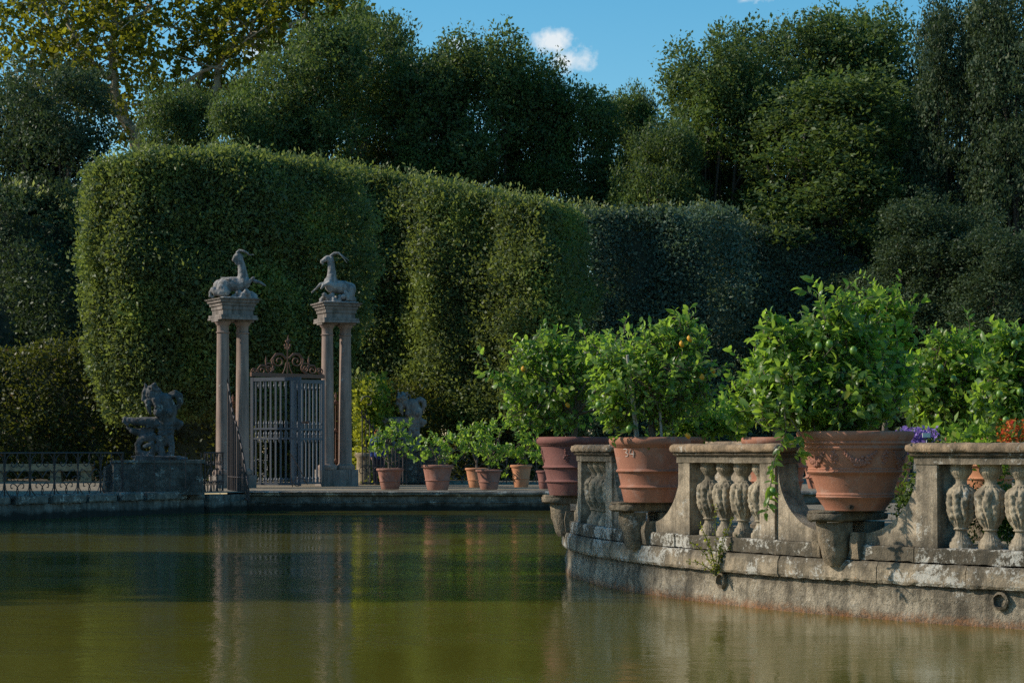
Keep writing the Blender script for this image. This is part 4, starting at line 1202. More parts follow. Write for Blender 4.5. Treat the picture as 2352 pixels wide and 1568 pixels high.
def gate_leaf(root, a, b, z0, z1, nb, spear=True):
    a = np.array([*a, 0.0]); b = np.array([*b, 0.0])
    lf = bpy.data.objects.new('gate_leaf', None); COL.objects.link(lf); lf.parent = root; lf.location = Vector(a - origin_of(root))
    H = z1 - z0; up = lambda p, z: np.array([p[0], p[1], z])
    d = b - a; L = np.linalg.norm(d); ang = math.atan2(d[1], d[0]); m_ = (a + b) / 2
    fr = MB()
    for q in (a, b): fr.box(up(q, (z0 + z1) / 2), (.09, .06, H), ang)
    for (z, hh) in ((z0 + .05, .06), (z1 - .06, .11), (z0 + H * .525, .055), (z0 + H * .435, .055)): fr.box(up(m_, z), (L - .08, .05, hh), ang)
    for i in range(nb):
        q = a + d * (i + .7) / (nb + .4); q = q + np.array([0, rng.normal(0, .006), 0])
        w = .05 if nb < 10 else .045
        bars = MB(); bars.box(up(q, (z0 + z1) / 2), (w, .03, H - .1), ang + rng.normal(0, .04)); bars.build('bar', M['iron'], lf, jitter=.002)
    sp = fr
    for (zz, hh) in ((z0 + H * .53, .24), (z0 + H * .443, .19), (z0 + .08, .18)):
        for i in range(nb * 2 if nb < 10 else nb):
            q = a + d * (i + .5) / (nb * 2 if nb < 10 else nb)
            sp.tube([up(q, zz), up(q, zz + hh * .45), up(q, zz + hh * .6), up(q, zz + hh)], [.014, .014, .026, .002], 4)
    for zz in (z1 - .32, z0 + H * .40):
        for i in range(nb):
            q = a + d * (i + .2) / nb
            sp.tube([up(q, zz + .2), up(q, zz + .1), up(q, zz + .06), up(q, zz - .02)], [.014, .014, .026, .002], 4)
    fr.build('frame', M['iron'], lf)
    return lf

zg0, zg1 = .56, 3.86
gA = (X_at(579, 60.9), 60.9); gB = (X_at(688, 60.3), 60.3)
gC = (X_at(672, 62.3), 62.3); gD = (X_at(742, 63.0), 63.0)
gate = thing('iron_gate', 'tall grey blue double iron gate with scrolled rusty cresting between the goat piers', 'gate', (gA[0], gA[1], .5))
lf1 = gate_leaf(gate, gA, gB, zg0, zg1, 9)
lf2 = gate_leaf(gate, gC, gD, zg0, zg1, 8)
mb = MB(); q = at(700, 970, 60.3); mb.box(q, (.16, .1, .07)); mb.ball(q + np.array([.1, -.03, .02]), .05); mb.build('lock', M['rust'], lf1)
mb = MB(); mb.tube([at(667, 1040, 60.1), at(668, 1090, 60.0), at(672, 1118, 60.0)], .015, 6); mb.tube([at(667, 1040, 60.1), at(690, 1080, 60.1), at(706, 1112, 60.2)], .015, 6)
mb.tube(spiral(at(685, 1110, 60.0), .22, .95, 0, True, np.array([1., 0, 0])), .012, 6); mb.build('gate_stay', M['rust'], lf1, 60)
# overthrow with scrolls
Yc = 61.6
mb = MB(); a = at(576, 861, 60.9); b_ = at(744, 863, 63.0)
mb.box((a + b_) / 2, (np.linalg.norm((b_ - a)[:2]), .08, .12), math.atan2(b_[1] - a[1], b_[0] - a[0])); mb.build('top_beam', M['rust'], gate)
ux = unit(np.array([b_[0] - a[0], b_[1] - a[1], 0]))
cre = MB()
def C(px, py):
    t = (px - 576) / 168; q = a + (b_ - a) * t; q[2] = Z_at(py, q[1]); return q
k_ = 75.6
def scrl(px, py, rpx, turns, start, ccw, th=.022): cre.tube(spiral(C(px, py), rpx / k_, turns, start, ccw, ux * 1.25), th, 6)
for sgn in (-1, 1):
    m = lambda px: 659 + sgn * (px - 659)
    cc = sgn > 0
    scrl(m(679), 829, 17, 1.6, PI * .9 if cc else PI * .1, not cc)
    scrl(m(717), 850, 12, 1.5, PI * .9 if cc else PI * .1, not cc)
    scrl(m(700), 846, 13, 1.5, PI * .2 if cc else PI * .8, cc)
    scrl(m(735), 853, 8, 1.4, PI * .9 if cc else PI * .1, not cc)
    pts = [C(m(x), y) for x, y in ((662, 822), (672, 812), (686, 812), (696, 826), (692, 842), (698, 856), (712, 860))]
    cre.tube(pts, .024, 6)
    pts = [C(m(x), y) for x, y in ((700, 850), (708, 838), (720, 838), (727, 848), (732, 858), (742, 860))]
    cre.tube(pts, .02, 6)
    cre.tube([C(m(708), 842), C(m(708), 832), C(m(708), 828), C(m(708), 816)], [.015, .03, .04, .003], 6)
    cre.tube([C(m(656), 832), C(m(653), 846), C(m(648), 858)], .018, 6)
cre.tube([C(659, 862), C(659, 830), C(659, 800)], .022, 6)
cre.build('scroll_cresting', M['rust'], gate, 60)
fin = MB(); fin.tube([C(659, 806), C(659, 792), C(659, 786), C(660, 776), C(661, 768)], [.02, .03, .045, .02, .004], 6)
for (x, y) in ((653, 793), (665, 793), (655, 799), (663, 799), (656, 784), (663, 782)): fin.ball(C(x, y), (.035, .03, .045), 8, 6)
fin.build('finial', M['rust'], gate, 60)

# side wing screens of the gate
def wing(label, pts_top, bottom, lean_scroll, nb, p0, p1, group='wing screens beside the gate'):
    root = thing('wing_screen', label, 'iron screen', (p0[0], p0[1], .5), group)
    bars = MB(); top = MB()
    P_ = []
    tops = np.array(pts_top, float)
    for i in range(nb):
        t = i / (nb - 1); x = p0[0] + (p1[0] - p0[0]) * t; y = p0[1] + (p1[1] - p0[1]) * t
        zt = np.interp(t, tops[:, 0], tops[:, 1])
        bars.tube([(x, y, bottom), (x, y, zt)], .02 if lean_scroll else .028, 6); P_.append((x, y, zt))
        top.tube([(x, y, zt), (x - .02, y - .05, zt + .08), (x, y - .02, zt + .2)], [.02, .028, .003], 5)
    bars.build('bars', M['darkiron'], root, 60)
    top.tube(P_, .024, 6)
    if lean_scroll:
        ux_ = unit(np.array([p1[0] - p0[0], p1[1] - p0[1], 0]))
        top.tube(spiral(np.array(P_[0]) + np.array([.18, 0, .42]), .26, .8, PI * .95, False, ux_), .022, 6)
        for i in range(0, nb - 1, 2):
            q = np.array(P_[i]); q[2] = bottom + .45; top.tube(spiral(q, .16, 1.3, 0, True, ux_), .014, 6)
            q = np.array(P_[i]); q[2] = bottom + 1.15; top.tube(spiral(q + ux_ * .1, .10, .7, 0, True, ux_), .014, 6)
    top.build('spiked_edge', M['darkiron'] if not lean_scroll else M['darkiron'], root, 60)
    mb = MB()
    mb.tube([(p0[0], p0[1], bottom + .06), (p1[0], p1[1], bottom + .06)], .025, 6)
    mb.tube([(p0[0], p0[1], bottom + .62), (p0[0] + (p1[0] - p0[0]) * .8, p0[1] + (p1[1] - p0[1]) * .8, bottom + .62)], .018, 6)
    mb.build('rails', M['darkiron'], root, 60)
    return root
wing('dark spiked iron wing screen jutting over the water beside the left pier', [(0, 3.55), (.22, 2.7), (.5, 2.2), (.7, 1.66), (.87, 1.1), (1, .6)], .27, False, 12, (X_at(524, 57.0), 57.0), (X_at(571, 53.2), 53.2))
wing('open scrolled iron wing screen descending right of the right pier', [(0, 2.75), (.1, 2.6), (.4, 2.05), (.7, 1.75), (1, 1.35)], .53, True, 13, (X_at(832, 64.0), 64.0), (X_at(934, 65.0), 65.0))
# slender standards between the paired columns
for (px, Y, yb, yt, lab) in ((535, 60.6, 1110, 905, 'slender iron standard with spear tip between the left paired columns'), (771, 63.9, 1105, 900, 'slender iron standard with collars between the right paired columns')):
    mb = MB(); mb.tube([at(px, yb, Y), at(px, yt + 14, Y), at(px, yt + 8, Y), at(px, yt, Y)], [.022, .022, .05, .004], 6)
    mb.tube([at(px + 5, yb, Y), at(px + 5, yt + 20, Y)], .016, 6)
    for y in (925, 990, 1060): mb.box(at(px + 2, y, Y), (.30, .05, .04)); mb.ball(at(px, y - 4, Y), .045, 8, 6)
    tag(mb.build('iron_standard', M['rust'], None, 60), lab, 'iron post')

# ------------------------------------------------------------------ fountain statues and their bases
def harpy(label, base, scale, mat, group):
    root = thing('fountain_statue', label, 'statue', base, group)
    def f(px, py, w=0.0): return np.array([base[0] + (px - 1600) / scale, base[1] + w, base[2] + (870 - py) / scale])
    mb = MB()
    mb.chain([f(1690, 700), f(1690, 620), f(1685, 540), f(1690, 430), f(1670, 350, -.03)], [.20, .215, .235, .30, .25])   # waist, chest, shoulders
    for k in range(3):
        mb.limb(f(1630 + k * 4, 560 + k * 40, -.17), .045, f(1740, 560 + k * 40, -.17), .045)                         # folds of the belly
    mb.ball(f(1625, 450, -.22), .12); mb.ball(f(1735, 450, -.2), .12)
    mb.chain([f(1590, 330, -.1), f(1555, 270, -.12)], [.17, .175])                                                     # head
    mb.chain([f(1500, 250, -.16), f(1485, 330, -.16), f(1520, 345, -.16)], [.07, .06, .055])                          # brow and snout
    mb.chain([f(1530, 350, -.2), f(1540, 410, -.2), f(1555, 470, -.18)], [.09, .07, .03])                              # beard
    mb.chain([f(1600, 330, -.25), f(1620, 390, -.27), f(1600, 430, -.27)], [.075, .065, .03])                          # side lock
    for k in range(26):                                                                                                # wild hair
        mb.ball(f(1490 + rng.uniform(0, 150), 180 + rng.uniform(0, 60) + (k % 5) * 12, -.12 + rng.uniform(-.18, .16)), rng.uniform(.035, .065), 8, 6)
    mb.limb(f(1505, 200, -.12), .05, f(1495, 172, -.12), .02)
    mb.chain([f(1590, 545, -.08), f(1510, 535, -.12), f(1410, 535, -.14), f(1345, 520, -.14)], [.15, .125, .11, .08])   # shell arm to the left
    mb.chain([f(1345, 520, -.14), f(1310, 500, -.14), f(1295, 535, -.14), f(1330, 560, -.14)], [.07, .05, .045, .05])
    mb.chain([f(1325, 590, -.1), f(1380, 625, -.1), f(1450, 640, -.05), f(1540, 610, 0)], [.035, .075, .10, .13])
    for k in range(12): mb.ball(f(1540 + rng.uniform(-40, 40), 545 + rng.uniform(-35, 45), -.2), rng.uniform(.03, .05), 7, 5)
    mb.limb(f(1775, 540, .05), .11, f(1825, 555, .05), .085); mb.limb(f(1825, 555, .05), .08, f(1790, 600, .05), .06)
    mb.chain([f(1640, 700, -.1), f(1645, 780, -.1), f(1660, 865, -.1)], [.12, .095, .11])
    mb.chain([f(1730, 700, -.1), f(1755, 760, -.12), f(1735, 865, -.1)], [.11, .075, .10])
    mb.ball(f(1690, 665, -.2), .06)
    mb.chain([f(1560, 680, -.1), f(1470, 690, -.1), f(1425, 750, -.1), f(1435, 830, -.1), f(1530, 850, -.12), f(1590, 800, -.14), f(1570, 740, -.16), f(1500, 770, -.2)], [.13, .10, .075, .085, .085, .075, .06, .055])
    mb.box(f(1600, 872, -.05), (1.2, .7, .06))
    sculpt(mb, 'body', mat, root, .021, 2)
    mb = MB()
    for k in range(7):                                                                                                 # ribbed, backward curling wing
        o = (k - 3) * .035; sc_ = 1 - abs(k - 3) * .03
        P_ = [f(1690, 345, .1), f(1720, 285, .1), f(1770, 258, .1), f(1818, 290, .1), f(1825, 350, .1), f(1795, 410, .1)]
        cc = f(1765, 340, .1); P_ = [cc + (p_ - cc) * (sc_ + (.10 if k % 2 else 0) - (.18 if k in (0, 6) else 0)) + np.array([0, o, 0]) for p_ in P_]
        mb.chain(P_, [.05, .055, .055, .055, .045, .02])
    sculpt(mb, 'curled_wing', mat, root, .02, 1)
    return root
bY = 51.8
base1 = np.array([X_at(355, bY), bY, Z_at(1049, bY)])
root = thing('statue_pedestal', 'broad rubble stone pedestal of the left fountain statue at the pond edge', 'pedestal', (base1[0], bY, .5))
mb = MB(); zt = Z_at(1063, bY)
mb.box((X_at(352, bY), bY + .5, .5 + (zt - .5) / 2), (2.3, 1.6, zt - .5), R(14)); mb.build('rubble_block', M['rubble'], root, jitter=.02)
mb = MB(); mb.box((X_at(352, bY), bY + .5, zt + .035), (2.38, 1.68, .07), R(14)); mb.build('cap_slab', M['coping'], root, jitter=.008)
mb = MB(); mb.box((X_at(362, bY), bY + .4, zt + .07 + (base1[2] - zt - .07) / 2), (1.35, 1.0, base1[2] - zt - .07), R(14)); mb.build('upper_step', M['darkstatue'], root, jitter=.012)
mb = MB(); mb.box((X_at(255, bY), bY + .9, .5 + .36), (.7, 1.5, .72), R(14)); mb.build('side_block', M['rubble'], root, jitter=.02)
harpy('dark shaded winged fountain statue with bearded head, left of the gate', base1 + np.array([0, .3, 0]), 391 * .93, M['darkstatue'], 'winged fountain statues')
b2Y = 67.0
base2 = np.array([X_at(940, b2Y), b2Y, Z_at(1027, b2Y)])
root = thing('statue_pedestal', 'stone pedestal behind the small lemon pots, right of the gate', 'pedestal', (base2[0], b2Y, .5))
mb = MB(); mb.box((base2[0], b2Y + .3, .5 + (base2[2] - .5) / 2), (2.2, 1.5, base2[2] - .5), R(-8)); mb.build('rubble_block', M['rubble'], root, jitter=.02)
mb = MB(); mb.box((base2[0], b2Y + .3, base2[2] - .08), (2.3, 1.6, .1), R(-8)); mb.build('cap_slab', M['coping'], root, jitter=.008)
h2 = harpy('sunlit winged fountain statue behind the small lemon pots, right of the gate', base2 + np.array([-.1, .2, 0]), 391 * .95, M['entab'], 'winged fountain statues')
mb = MB(); mb.lathe([(.28, .5), (.30, .55), (.26, .6), (.24, 1.35), (.30, 1.42), (.31, 1.5), (.27, 1.55)], 14, (X_at(836, 66), 66, 0))
tag(mb.build('stone_bollard', M['bench'], None, 40, jitter=.01), 'pale stone bollard behind the right wing screen', 'bollard')

# ------------------------------------------------------------------ railing with scrolls
def railing(label, a, b, z0, h, pw, group=None):
    a = np.array([*a, 0.0]); b = np.array([*b, 0.0]); d = b - a; L = np.linalg.norm(d); ux = d / L
    root = thing('iron_railing', label, 'railing', (a[0], a[1], z0), group)
    n = int(round(L / pw)); pw = L / n
    up = lambda u, z: a + ux * u + np.array([0, 0, z0 + z])
    mb = MB(); mb.tube([up(u, h) for u in np.linspace(-.05, L + .05, n * 2)], .022, 6); mb.build('top_rail', M['darkiron'], root, 60)
    for i in range(n + 1):
        u = i * pw; mb = MB()
        mb.tube([up(u, 0), up(u, h)], .02, 6); mb.ball(up(u, h * .24), .035, 6, 5); mb.ball(up(u, h * .72), .03, 6, 5)
        mb.build('post', M['darkiron'], root, 60)
    for i in range(n):
        u = i * pw; mb = MB(); q = pw
        def cur(pts, r=.013):
            P = np.array(pts, float); k = np.linspace(0, len(P) - 1, len(P) * 4)
            mb.tube([up(u + np.interp(t, range(len(P)), P[:, 0]) * q, np.interp(t, range(len(P)), P[:, 1]) * h) for t in k], r, 5)
        for m_ in (lambda x: x, lambda x: 1 - x):
            cur([(m_(.02), .62), (m_(.04), .78), (m_(.10), .90), (m_(.22), .98)])
            cur([(m_(.02), .42), (m_(.06), .52), (m_(.18), .60), (m_(.32), .57), (m_(.44), .47), (m_(.5), .41)])
            cur([(m_(.02), .30), (m_(.05), .16), (m_(.12), .06), (m_(.22), .0)])
            cur([(m_(.02), .34), (m_(.08), .44), (m_(.25), .40)], .011)
            cur([(m_(.5), .0), (m_(.46), .10), (m_(.50), .20), (m_(.42), .26), (m_(.32), .29), (m_(.24), .25), (m_(.25), .18), (m_(.31), .18)])
            cur([(m_(.5), .98), (m_(.54), .86), (m_(.5), .78), (m_(.43), .70), (m_(.33), .67), (m_(.26), .72), (m_(.28), .78), (m_(.33), .77)])
        mb.build('scroll_panel', M['darkiron'], root, 60)
    return root
railing('dark iron scrolled railing along the left pond bank', (X_at(-120, 44.0), 44.2), (X_at(281, 50.8), 50.8), .57, 1.0, 1.0, 'scrolled iron railings')
railing('short scrolled iron railing between statue pedestal and left pier', (X_at(470, 53.0), 53.0), (X_at(512, 54.8), 54.8), .52, 1.05, .7, 'scrolled iron railings')
railing('dark scrolled railing behind the small lemon pots on the walkway', (X_at(960, 66.3), 66.3), (X_at(1300, 66.0), 66.0), .53, 1.1, .9, 'scrolled iron railings')
# thin wire net round the left pedestal
root = thing('wire_net', 'thin wire netting strung round the left statue pedestal', 'fence', at(300, 1120, 50.9))
mb = MB()
A_ = at(283, 1127, 50.9); B_ = at(462, 1127, 51.4)
for k in range(6):
    q = A_ + (B_ - A_) * k / 5; mb.tube([q, q + np.array([0, 0, 1.0])], .010, 5)
mb.build('posts', M['darkiron'], root)
mb = MB()
for z in np.linspace(.1, .98, 9): mb.tube([A_ + np.array([0, 0, z]), B_ + np.array([0, 0, z])], .0022, 4)
mb.build('wires', M['darkiron'], root)

# stone bench
root = thing('stone_bench', 'low pale stone bench in front of the ivy at far left', 'bench', at(60, 1096, 72))
mb = MB(); mb.box(at(80, 1073, 72) + np.array([0, 0, 0]), (4.2, .55, .26)); mb.build('seat', M['bench'], root, jitter=.008)
for px in (0, 130, 200):
    mb = MB(); q = at(px, 1085, 72); mb.box((q[0], 72, .77), (.42, .42, .53), 0, .8); mb.build('leg', M['bench'], root, jitter=.008)

# ------------------------------------------------------------------ small lemon pots on the walkway
small = [  # px centre, rim half px, rim y, base y, Y, material, label, lobes
    (896, 32, 1075, 1121, 57.0, 'terra_rose', 'leftmost rosy pot on the walkway edge', 'thin open lemon bush in the leftmost walkway pot',
     [(890, 1010, 34, 26), (920, 1000, 28, 30), (905, 985, 14, 20), (940, 1035, 22, 16), (865, 1030, 22, 14)]),
    (1005, 37, 1067, 1122, 56.0, 'terra_rose', 'second rosy pot from left on the walkway edge', 'rounded lemon bush in the second walkway pot from left',
     [(990, 1025, 34, 30), (1030, 1010, 36, 30), (1010, 1045, 40, 16), (1045, 1030, 28, 30), (975, 1045, 26, 14)]),
    (1094, 26, 1074, 1113, 61.0, 'terra_pale', 'pale orange pot half hidden behind the brownish third front pot', 'tall lemon bush behind the third front pot',
     [(1085, 1000, 30, 30), (1110, 990, 30, 26), (1075, 1020, 26, 20), (1070, 990, 12, 16)]),
    (1123, 31, 1078, 1121, 56.6, 'terra_rose', 'brownish pot third along the walkway edge', 'leafy lemon bush in the third front walkway pot',
     [(1110, 1015, 36, 30), (1145, 1005, 34, 36), (1125, 1040, 40, 24), (1150, 985, 16, 22), (1160, 1040, 20, 20)]),
    (1197, 26, 1067, 1112, 61.5, 'terra_pale', 'sunlit pale orange pot on the walkway, further back', 'bright lemon bush above the sunlit orange pot',
     [(1190, 1020, 34, 36), (1215, 1010, 30, 40), (1180, 1045, 22, 20), (1160, 1075, 10, 22), (1205, 1045, 36, 18)]),
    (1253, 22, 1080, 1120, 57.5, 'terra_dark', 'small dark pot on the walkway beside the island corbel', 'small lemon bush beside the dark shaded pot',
     [(1245, 1045, 22, 26), (1262, 1060, 20, 22)]),
]
for i, (px, hp, yr, yb, Y, mat, lab, tlab, lb) in enumerate(small):
    k = hp / F * Y / .325
    loc = np.array([X_at(px, Y), Y, .522 if Y < 60 else .502])
    r_ = pot('terracotta_pot', lab, loc, 'small', mat, k, 'small pots on the walkway', i)
    r_.scale = (1, 1, (Z_at(yr, Y) - loc[2]) / (.568 * k))
    citrus('lemon_tree', tlab, np.array([loc[0], loc[1], Z_at(yr, Y) - .06]), px_lobes(lb, Y, .9), 420 if i < 5 else 150, 'lemonleaf_bright' if i in (2, 4) else 'lemonleaf', .12, seed=40 + i,
           trunk_r=.035, twigs=False, trunk_h=.2, n_shoot=7, group='small lemon trees on the walkway',
           lemons=[at(1153 + 44, 1100, Y)] if False else ([at(1188 + 1, 1098, 61)] if False else []))

# ------------------------------------------------------------------ person beyond the screen
def person():
    Y = 65.2; x = X_at(869, Y); z = .5
    root = thing('person', 'person with auburn hair and blue jacket standing behind the right wing screen', 'person', (x, Y, z))
    q = lambda a, b, c: np.array([x + a, Y + b, z + c])
    hgt = (Z_at(984, Y) - z) / 1.76
    S = lambda a, b, c: q(a * hgt, b * hgt, c * hgt)
    mb = MB()
    mb.chain([S(0, 0, .95), S(0, 0, 1.2), S(0, 0, 1.40)], [.15, .155, .13]); mb.limb(S(-.15, 0, 1.40), .06, S(.15, 0, 1.40), .06)
    mb.chain([S(0, 0, 1.40), S(0, 0, 1.54)], [.06, .055]); mb.ball(S(0, -.01, 1.63), (.078 * hgt, .095 * hgt, .115 * hgt))
    mb.ball(S(-.02, -.105, 1.62), .018); mb.ball(S(0, -.08, 1.56), .04)
    for sg in (-1, 1):
        mb.chain([S(.09 * sg, 0, .92), S(.10 * sg, -.01, .5), S(.10 * sg, 0, .08)], [.095, .065, .045]); mb.limb(S(.10 * sg, 0, .05), .045, S(.11 * sg, -.15, .04), .035)
        mb.chain([S(.19 * sg, 0, 1.38), S(.24 * sg, .02, 1.10), S(.20 * sg, -.1, .88)], [.055, .045, .032]); mb.limb(S(.20 * sg, -.1, .86), .035, S(.19 * sg, -.13, .78), .02)
    sculpt(mb, 'body', M['skin'], root, .02, 3)
    mb = MB(); mb.ball(S(0, .02, 1.67), (.10, .115, .11)); mb.chain([S(0, .08, 1.66), S(0, .09, 1.5)], [.08, .07]); mb.limb(S(-.085, .02, 1.64), .045, S(-.085, .03, 1.52), .035); sculpt(mb, 'hair', M['hair'], root, .02, 2)
    mb = MB(); mb.chain([S(0, 0, .93), S(0, 0, 1.2), S(0, 0, 1.40)], [.18, .18, .15]); mb.limb(S(-.16, 0, 1.41), .075, S(.16, 0, 1.41), .075)
    for sg in (-1, 1): mb.chain([S(.19 * sg, 0, 1.39), S(.245 * sg, .02, 1.10), S(.20 * sg, -.1, .90)], [.075, .06, .05])
    sculpt(mb, 'jacket', M['jacket'], root, .02, 3)
    mb = MB()
    for sg in (-1, 1): mb.chain([S(.09 * sg, 0, .93), S(.10 * sg, -.01, .5), S(.10 * sg, 0, .10)], [.12, .085, .065])
    sculpt(mb, 'trousers', M['trousers'], root, .02, 3)
person()

# ------------------------------------------------------------------ hedges and ivy
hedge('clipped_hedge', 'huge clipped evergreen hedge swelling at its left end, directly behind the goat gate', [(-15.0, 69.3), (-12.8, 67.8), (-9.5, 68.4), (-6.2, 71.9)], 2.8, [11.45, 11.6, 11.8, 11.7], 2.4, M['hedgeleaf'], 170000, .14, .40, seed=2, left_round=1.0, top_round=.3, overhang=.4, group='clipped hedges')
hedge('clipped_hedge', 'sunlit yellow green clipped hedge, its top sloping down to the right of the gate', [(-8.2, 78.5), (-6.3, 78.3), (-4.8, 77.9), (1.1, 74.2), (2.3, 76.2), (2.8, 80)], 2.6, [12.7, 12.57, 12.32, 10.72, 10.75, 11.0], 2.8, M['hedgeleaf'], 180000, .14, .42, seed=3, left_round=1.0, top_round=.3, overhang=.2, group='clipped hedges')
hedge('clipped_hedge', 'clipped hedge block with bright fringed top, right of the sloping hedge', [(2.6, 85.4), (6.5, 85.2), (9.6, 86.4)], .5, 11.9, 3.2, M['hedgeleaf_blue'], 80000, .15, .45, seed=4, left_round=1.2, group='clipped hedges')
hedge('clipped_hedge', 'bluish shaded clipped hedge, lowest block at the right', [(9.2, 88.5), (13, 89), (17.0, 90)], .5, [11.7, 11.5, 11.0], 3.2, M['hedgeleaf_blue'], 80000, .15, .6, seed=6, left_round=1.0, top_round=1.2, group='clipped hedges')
hedge('clipped_hedge', 'dark loose hedge at the left edge below the shaded oak', [(-25, 81), (-20, 79.6), (-17.4, 80.2), (-15.8, 83)], .5, [11.9, 12.2, 11.2, 8], 4.0, M['ilexleaf_dark'], 70000, .16, 1.1, seed=8, left_round=1.0, top_round=1.6, group='clipped hedges')
hedge('ivy_hedge', 'dark olive ivy hedge behind the left railing and bench', [(-24, 75.5), (-19, 75), (-14.5, 73.5), (-9.2, 71.9)], .5, [5.8, 5.4, 5.8, 4.8], 1.4, M['ivyleaf'], 42000, .14, .5, False, seed=10, group='ivy covered hedges', cat='ivy hedge', top_round=1.0)
hedge('ivy_hedge', 'ivy hedge behind the iron gate bars', [(-9.4, 72.2), (-5.6, 74.4), (-2.8, 76.2)], .5, 3.9, 1.2, M['ivyleaf'], 15000, .15, .25, False, seed=12, group='ivy covered hedges', cat='ivy hedge')
hedge('ivy_hedge', 'dark ivy hedge behind the right fountain statue and small pots', [(-3.6, 77.0), (1.2, 75.4), (3.0, 80)], .5, 4.2, 1.2, M['ivyleaf'], 17000, .15, .25, False, seed=14, group='ivy covered hedges', cat='ivy hedge')
hedge('creeper_bush', 'bright yellow green creeper beside the right gate pier', [(X_at(790, 66.4), 66.4), (X_at(835, 66.0), 66.0), (X_at(882, 66.2), 66.2)], .5, [3.9, 3.9, 3.3], 1.0, M['brightivy'], 9000, .15, .3, True, seed=16, cat='creeper', top_round=.8)

# ------------------------------------------------------------------ trees
ilex_list = [
    # kind, leaf, px, top, half, Y, rz, label
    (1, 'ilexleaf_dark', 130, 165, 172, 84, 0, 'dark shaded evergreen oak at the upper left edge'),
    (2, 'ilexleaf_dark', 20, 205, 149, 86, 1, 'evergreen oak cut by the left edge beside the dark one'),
    (3, 'ilexleaf', 395, 225, 93, 97, 2, 'narrow pale evergreen oak below the plane tree, left of its pair'),
    (3, 'ilexleaf', 455, 215, 82, 98, .5, 'narrow pale evergreen oak below the plane tree, right of its pair'),
    (2, 'ilexleaf', 555, 235, 127, 92, 2.2, 'bushy evergreen oak just left of the tallest middle group'),
    (1, 'ilexleaf', 660, 130, 157, 94, 1.1, 'olive evergreen oak on the left slope of the middle group'),
    (3, 'ilexleaf', 755, 62, 142, 95, 3.1, 'tall olive evergreen oak at the peak of the middle group'),
    (2, 'ilexleaf', 870, 45, 132, 99, .3, 'highest evergreen oak of the middle group touching the plane tree'),
    (4, 'ilexleaf', 985, 128, 135, 96, 2.6, 'sunlit evergreen oak left of the cloud, with open stems'),
    (4, 'ilexleaf', 1105, 102, 157, 97, .9, 'rounded evergreen oak with open stems left of the large cloud'),
    (4, 'ilexleaf', 1225, 158, 108, 98, 1.7, 'evergreen oak directly left below the large cloud'),
    (4, 'ilexleaf', 1325, 212, 123, 98, 4.0, 'shaded evergreen oak right below the large cloud'),
    (3, 'ilexleaf', 1425, 225, 82, 101, 5.0, 'thin evergreen oak in the dip of the skyline'),
    (3, 'ilexleaf', 1480, 222, 60, 102, 1.0, 'small bright evergreen oak at the foot of the large right one'),
    (2, 'ilexleaf', 1520, 300, 115, 92, 3.3, 'low dusky evergreen oak in front of the dip in the skyline'),
    (4, 'ilexleaf', 1640, 118, 160, 96, .2, 'large rounded evergreen oak, left flank of the right hand group'),
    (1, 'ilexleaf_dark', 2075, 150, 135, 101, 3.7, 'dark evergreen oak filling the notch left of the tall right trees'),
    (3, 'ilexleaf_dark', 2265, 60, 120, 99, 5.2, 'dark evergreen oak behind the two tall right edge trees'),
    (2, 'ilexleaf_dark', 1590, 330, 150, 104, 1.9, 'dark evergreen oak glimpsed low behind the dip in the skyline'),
    (5, 'ilexleaf', 1790, 55, 175, 98, 1.3, 'tall evergreen oak at the centre of the right hand group'),
    (4, 'ilexleaf', 1960, 42, 175, 99, 2.9, 'evergreen oak with windswept top, right flank of the right hand group'),
    (3, 'ilexleaf', 1900, 190, 230, 93, 4.4, 'broad shaded evergreen oak in front of the right hand group'),
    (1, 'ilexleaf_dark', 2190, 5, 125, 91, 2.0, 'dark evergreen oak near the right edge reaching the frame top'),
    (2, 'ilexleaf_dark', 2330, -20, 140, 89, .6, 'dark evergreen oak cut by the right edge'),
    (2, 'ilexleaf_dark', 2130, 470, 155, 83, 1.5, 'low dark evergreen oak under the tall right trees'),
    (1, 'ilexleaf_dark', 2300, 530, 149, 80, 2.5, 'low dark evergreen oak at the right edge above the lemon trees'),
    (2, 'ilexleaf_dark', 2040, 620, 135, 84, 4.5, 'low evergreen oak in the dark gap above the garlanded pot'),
]
params = {1: (101, 3.4, 18.0, 190, 470, .06, .16), 2: (102, 3.4, 18.0, 200, 460, .04, .16), 3: (103, 2.9, 19.5, 150, 470, .12, .16), 4: (104, 3.0, 19.5, 125, 470, .50, .16), 5: (105, 3.4, 20.5, 190, 470, .14, .16)}
for k, lf_, px, yt, hw, Y, rz, lab in ilex_list:
    ilex_tree(params[k], lab, px, yt, hw, Y, lf_, rz)

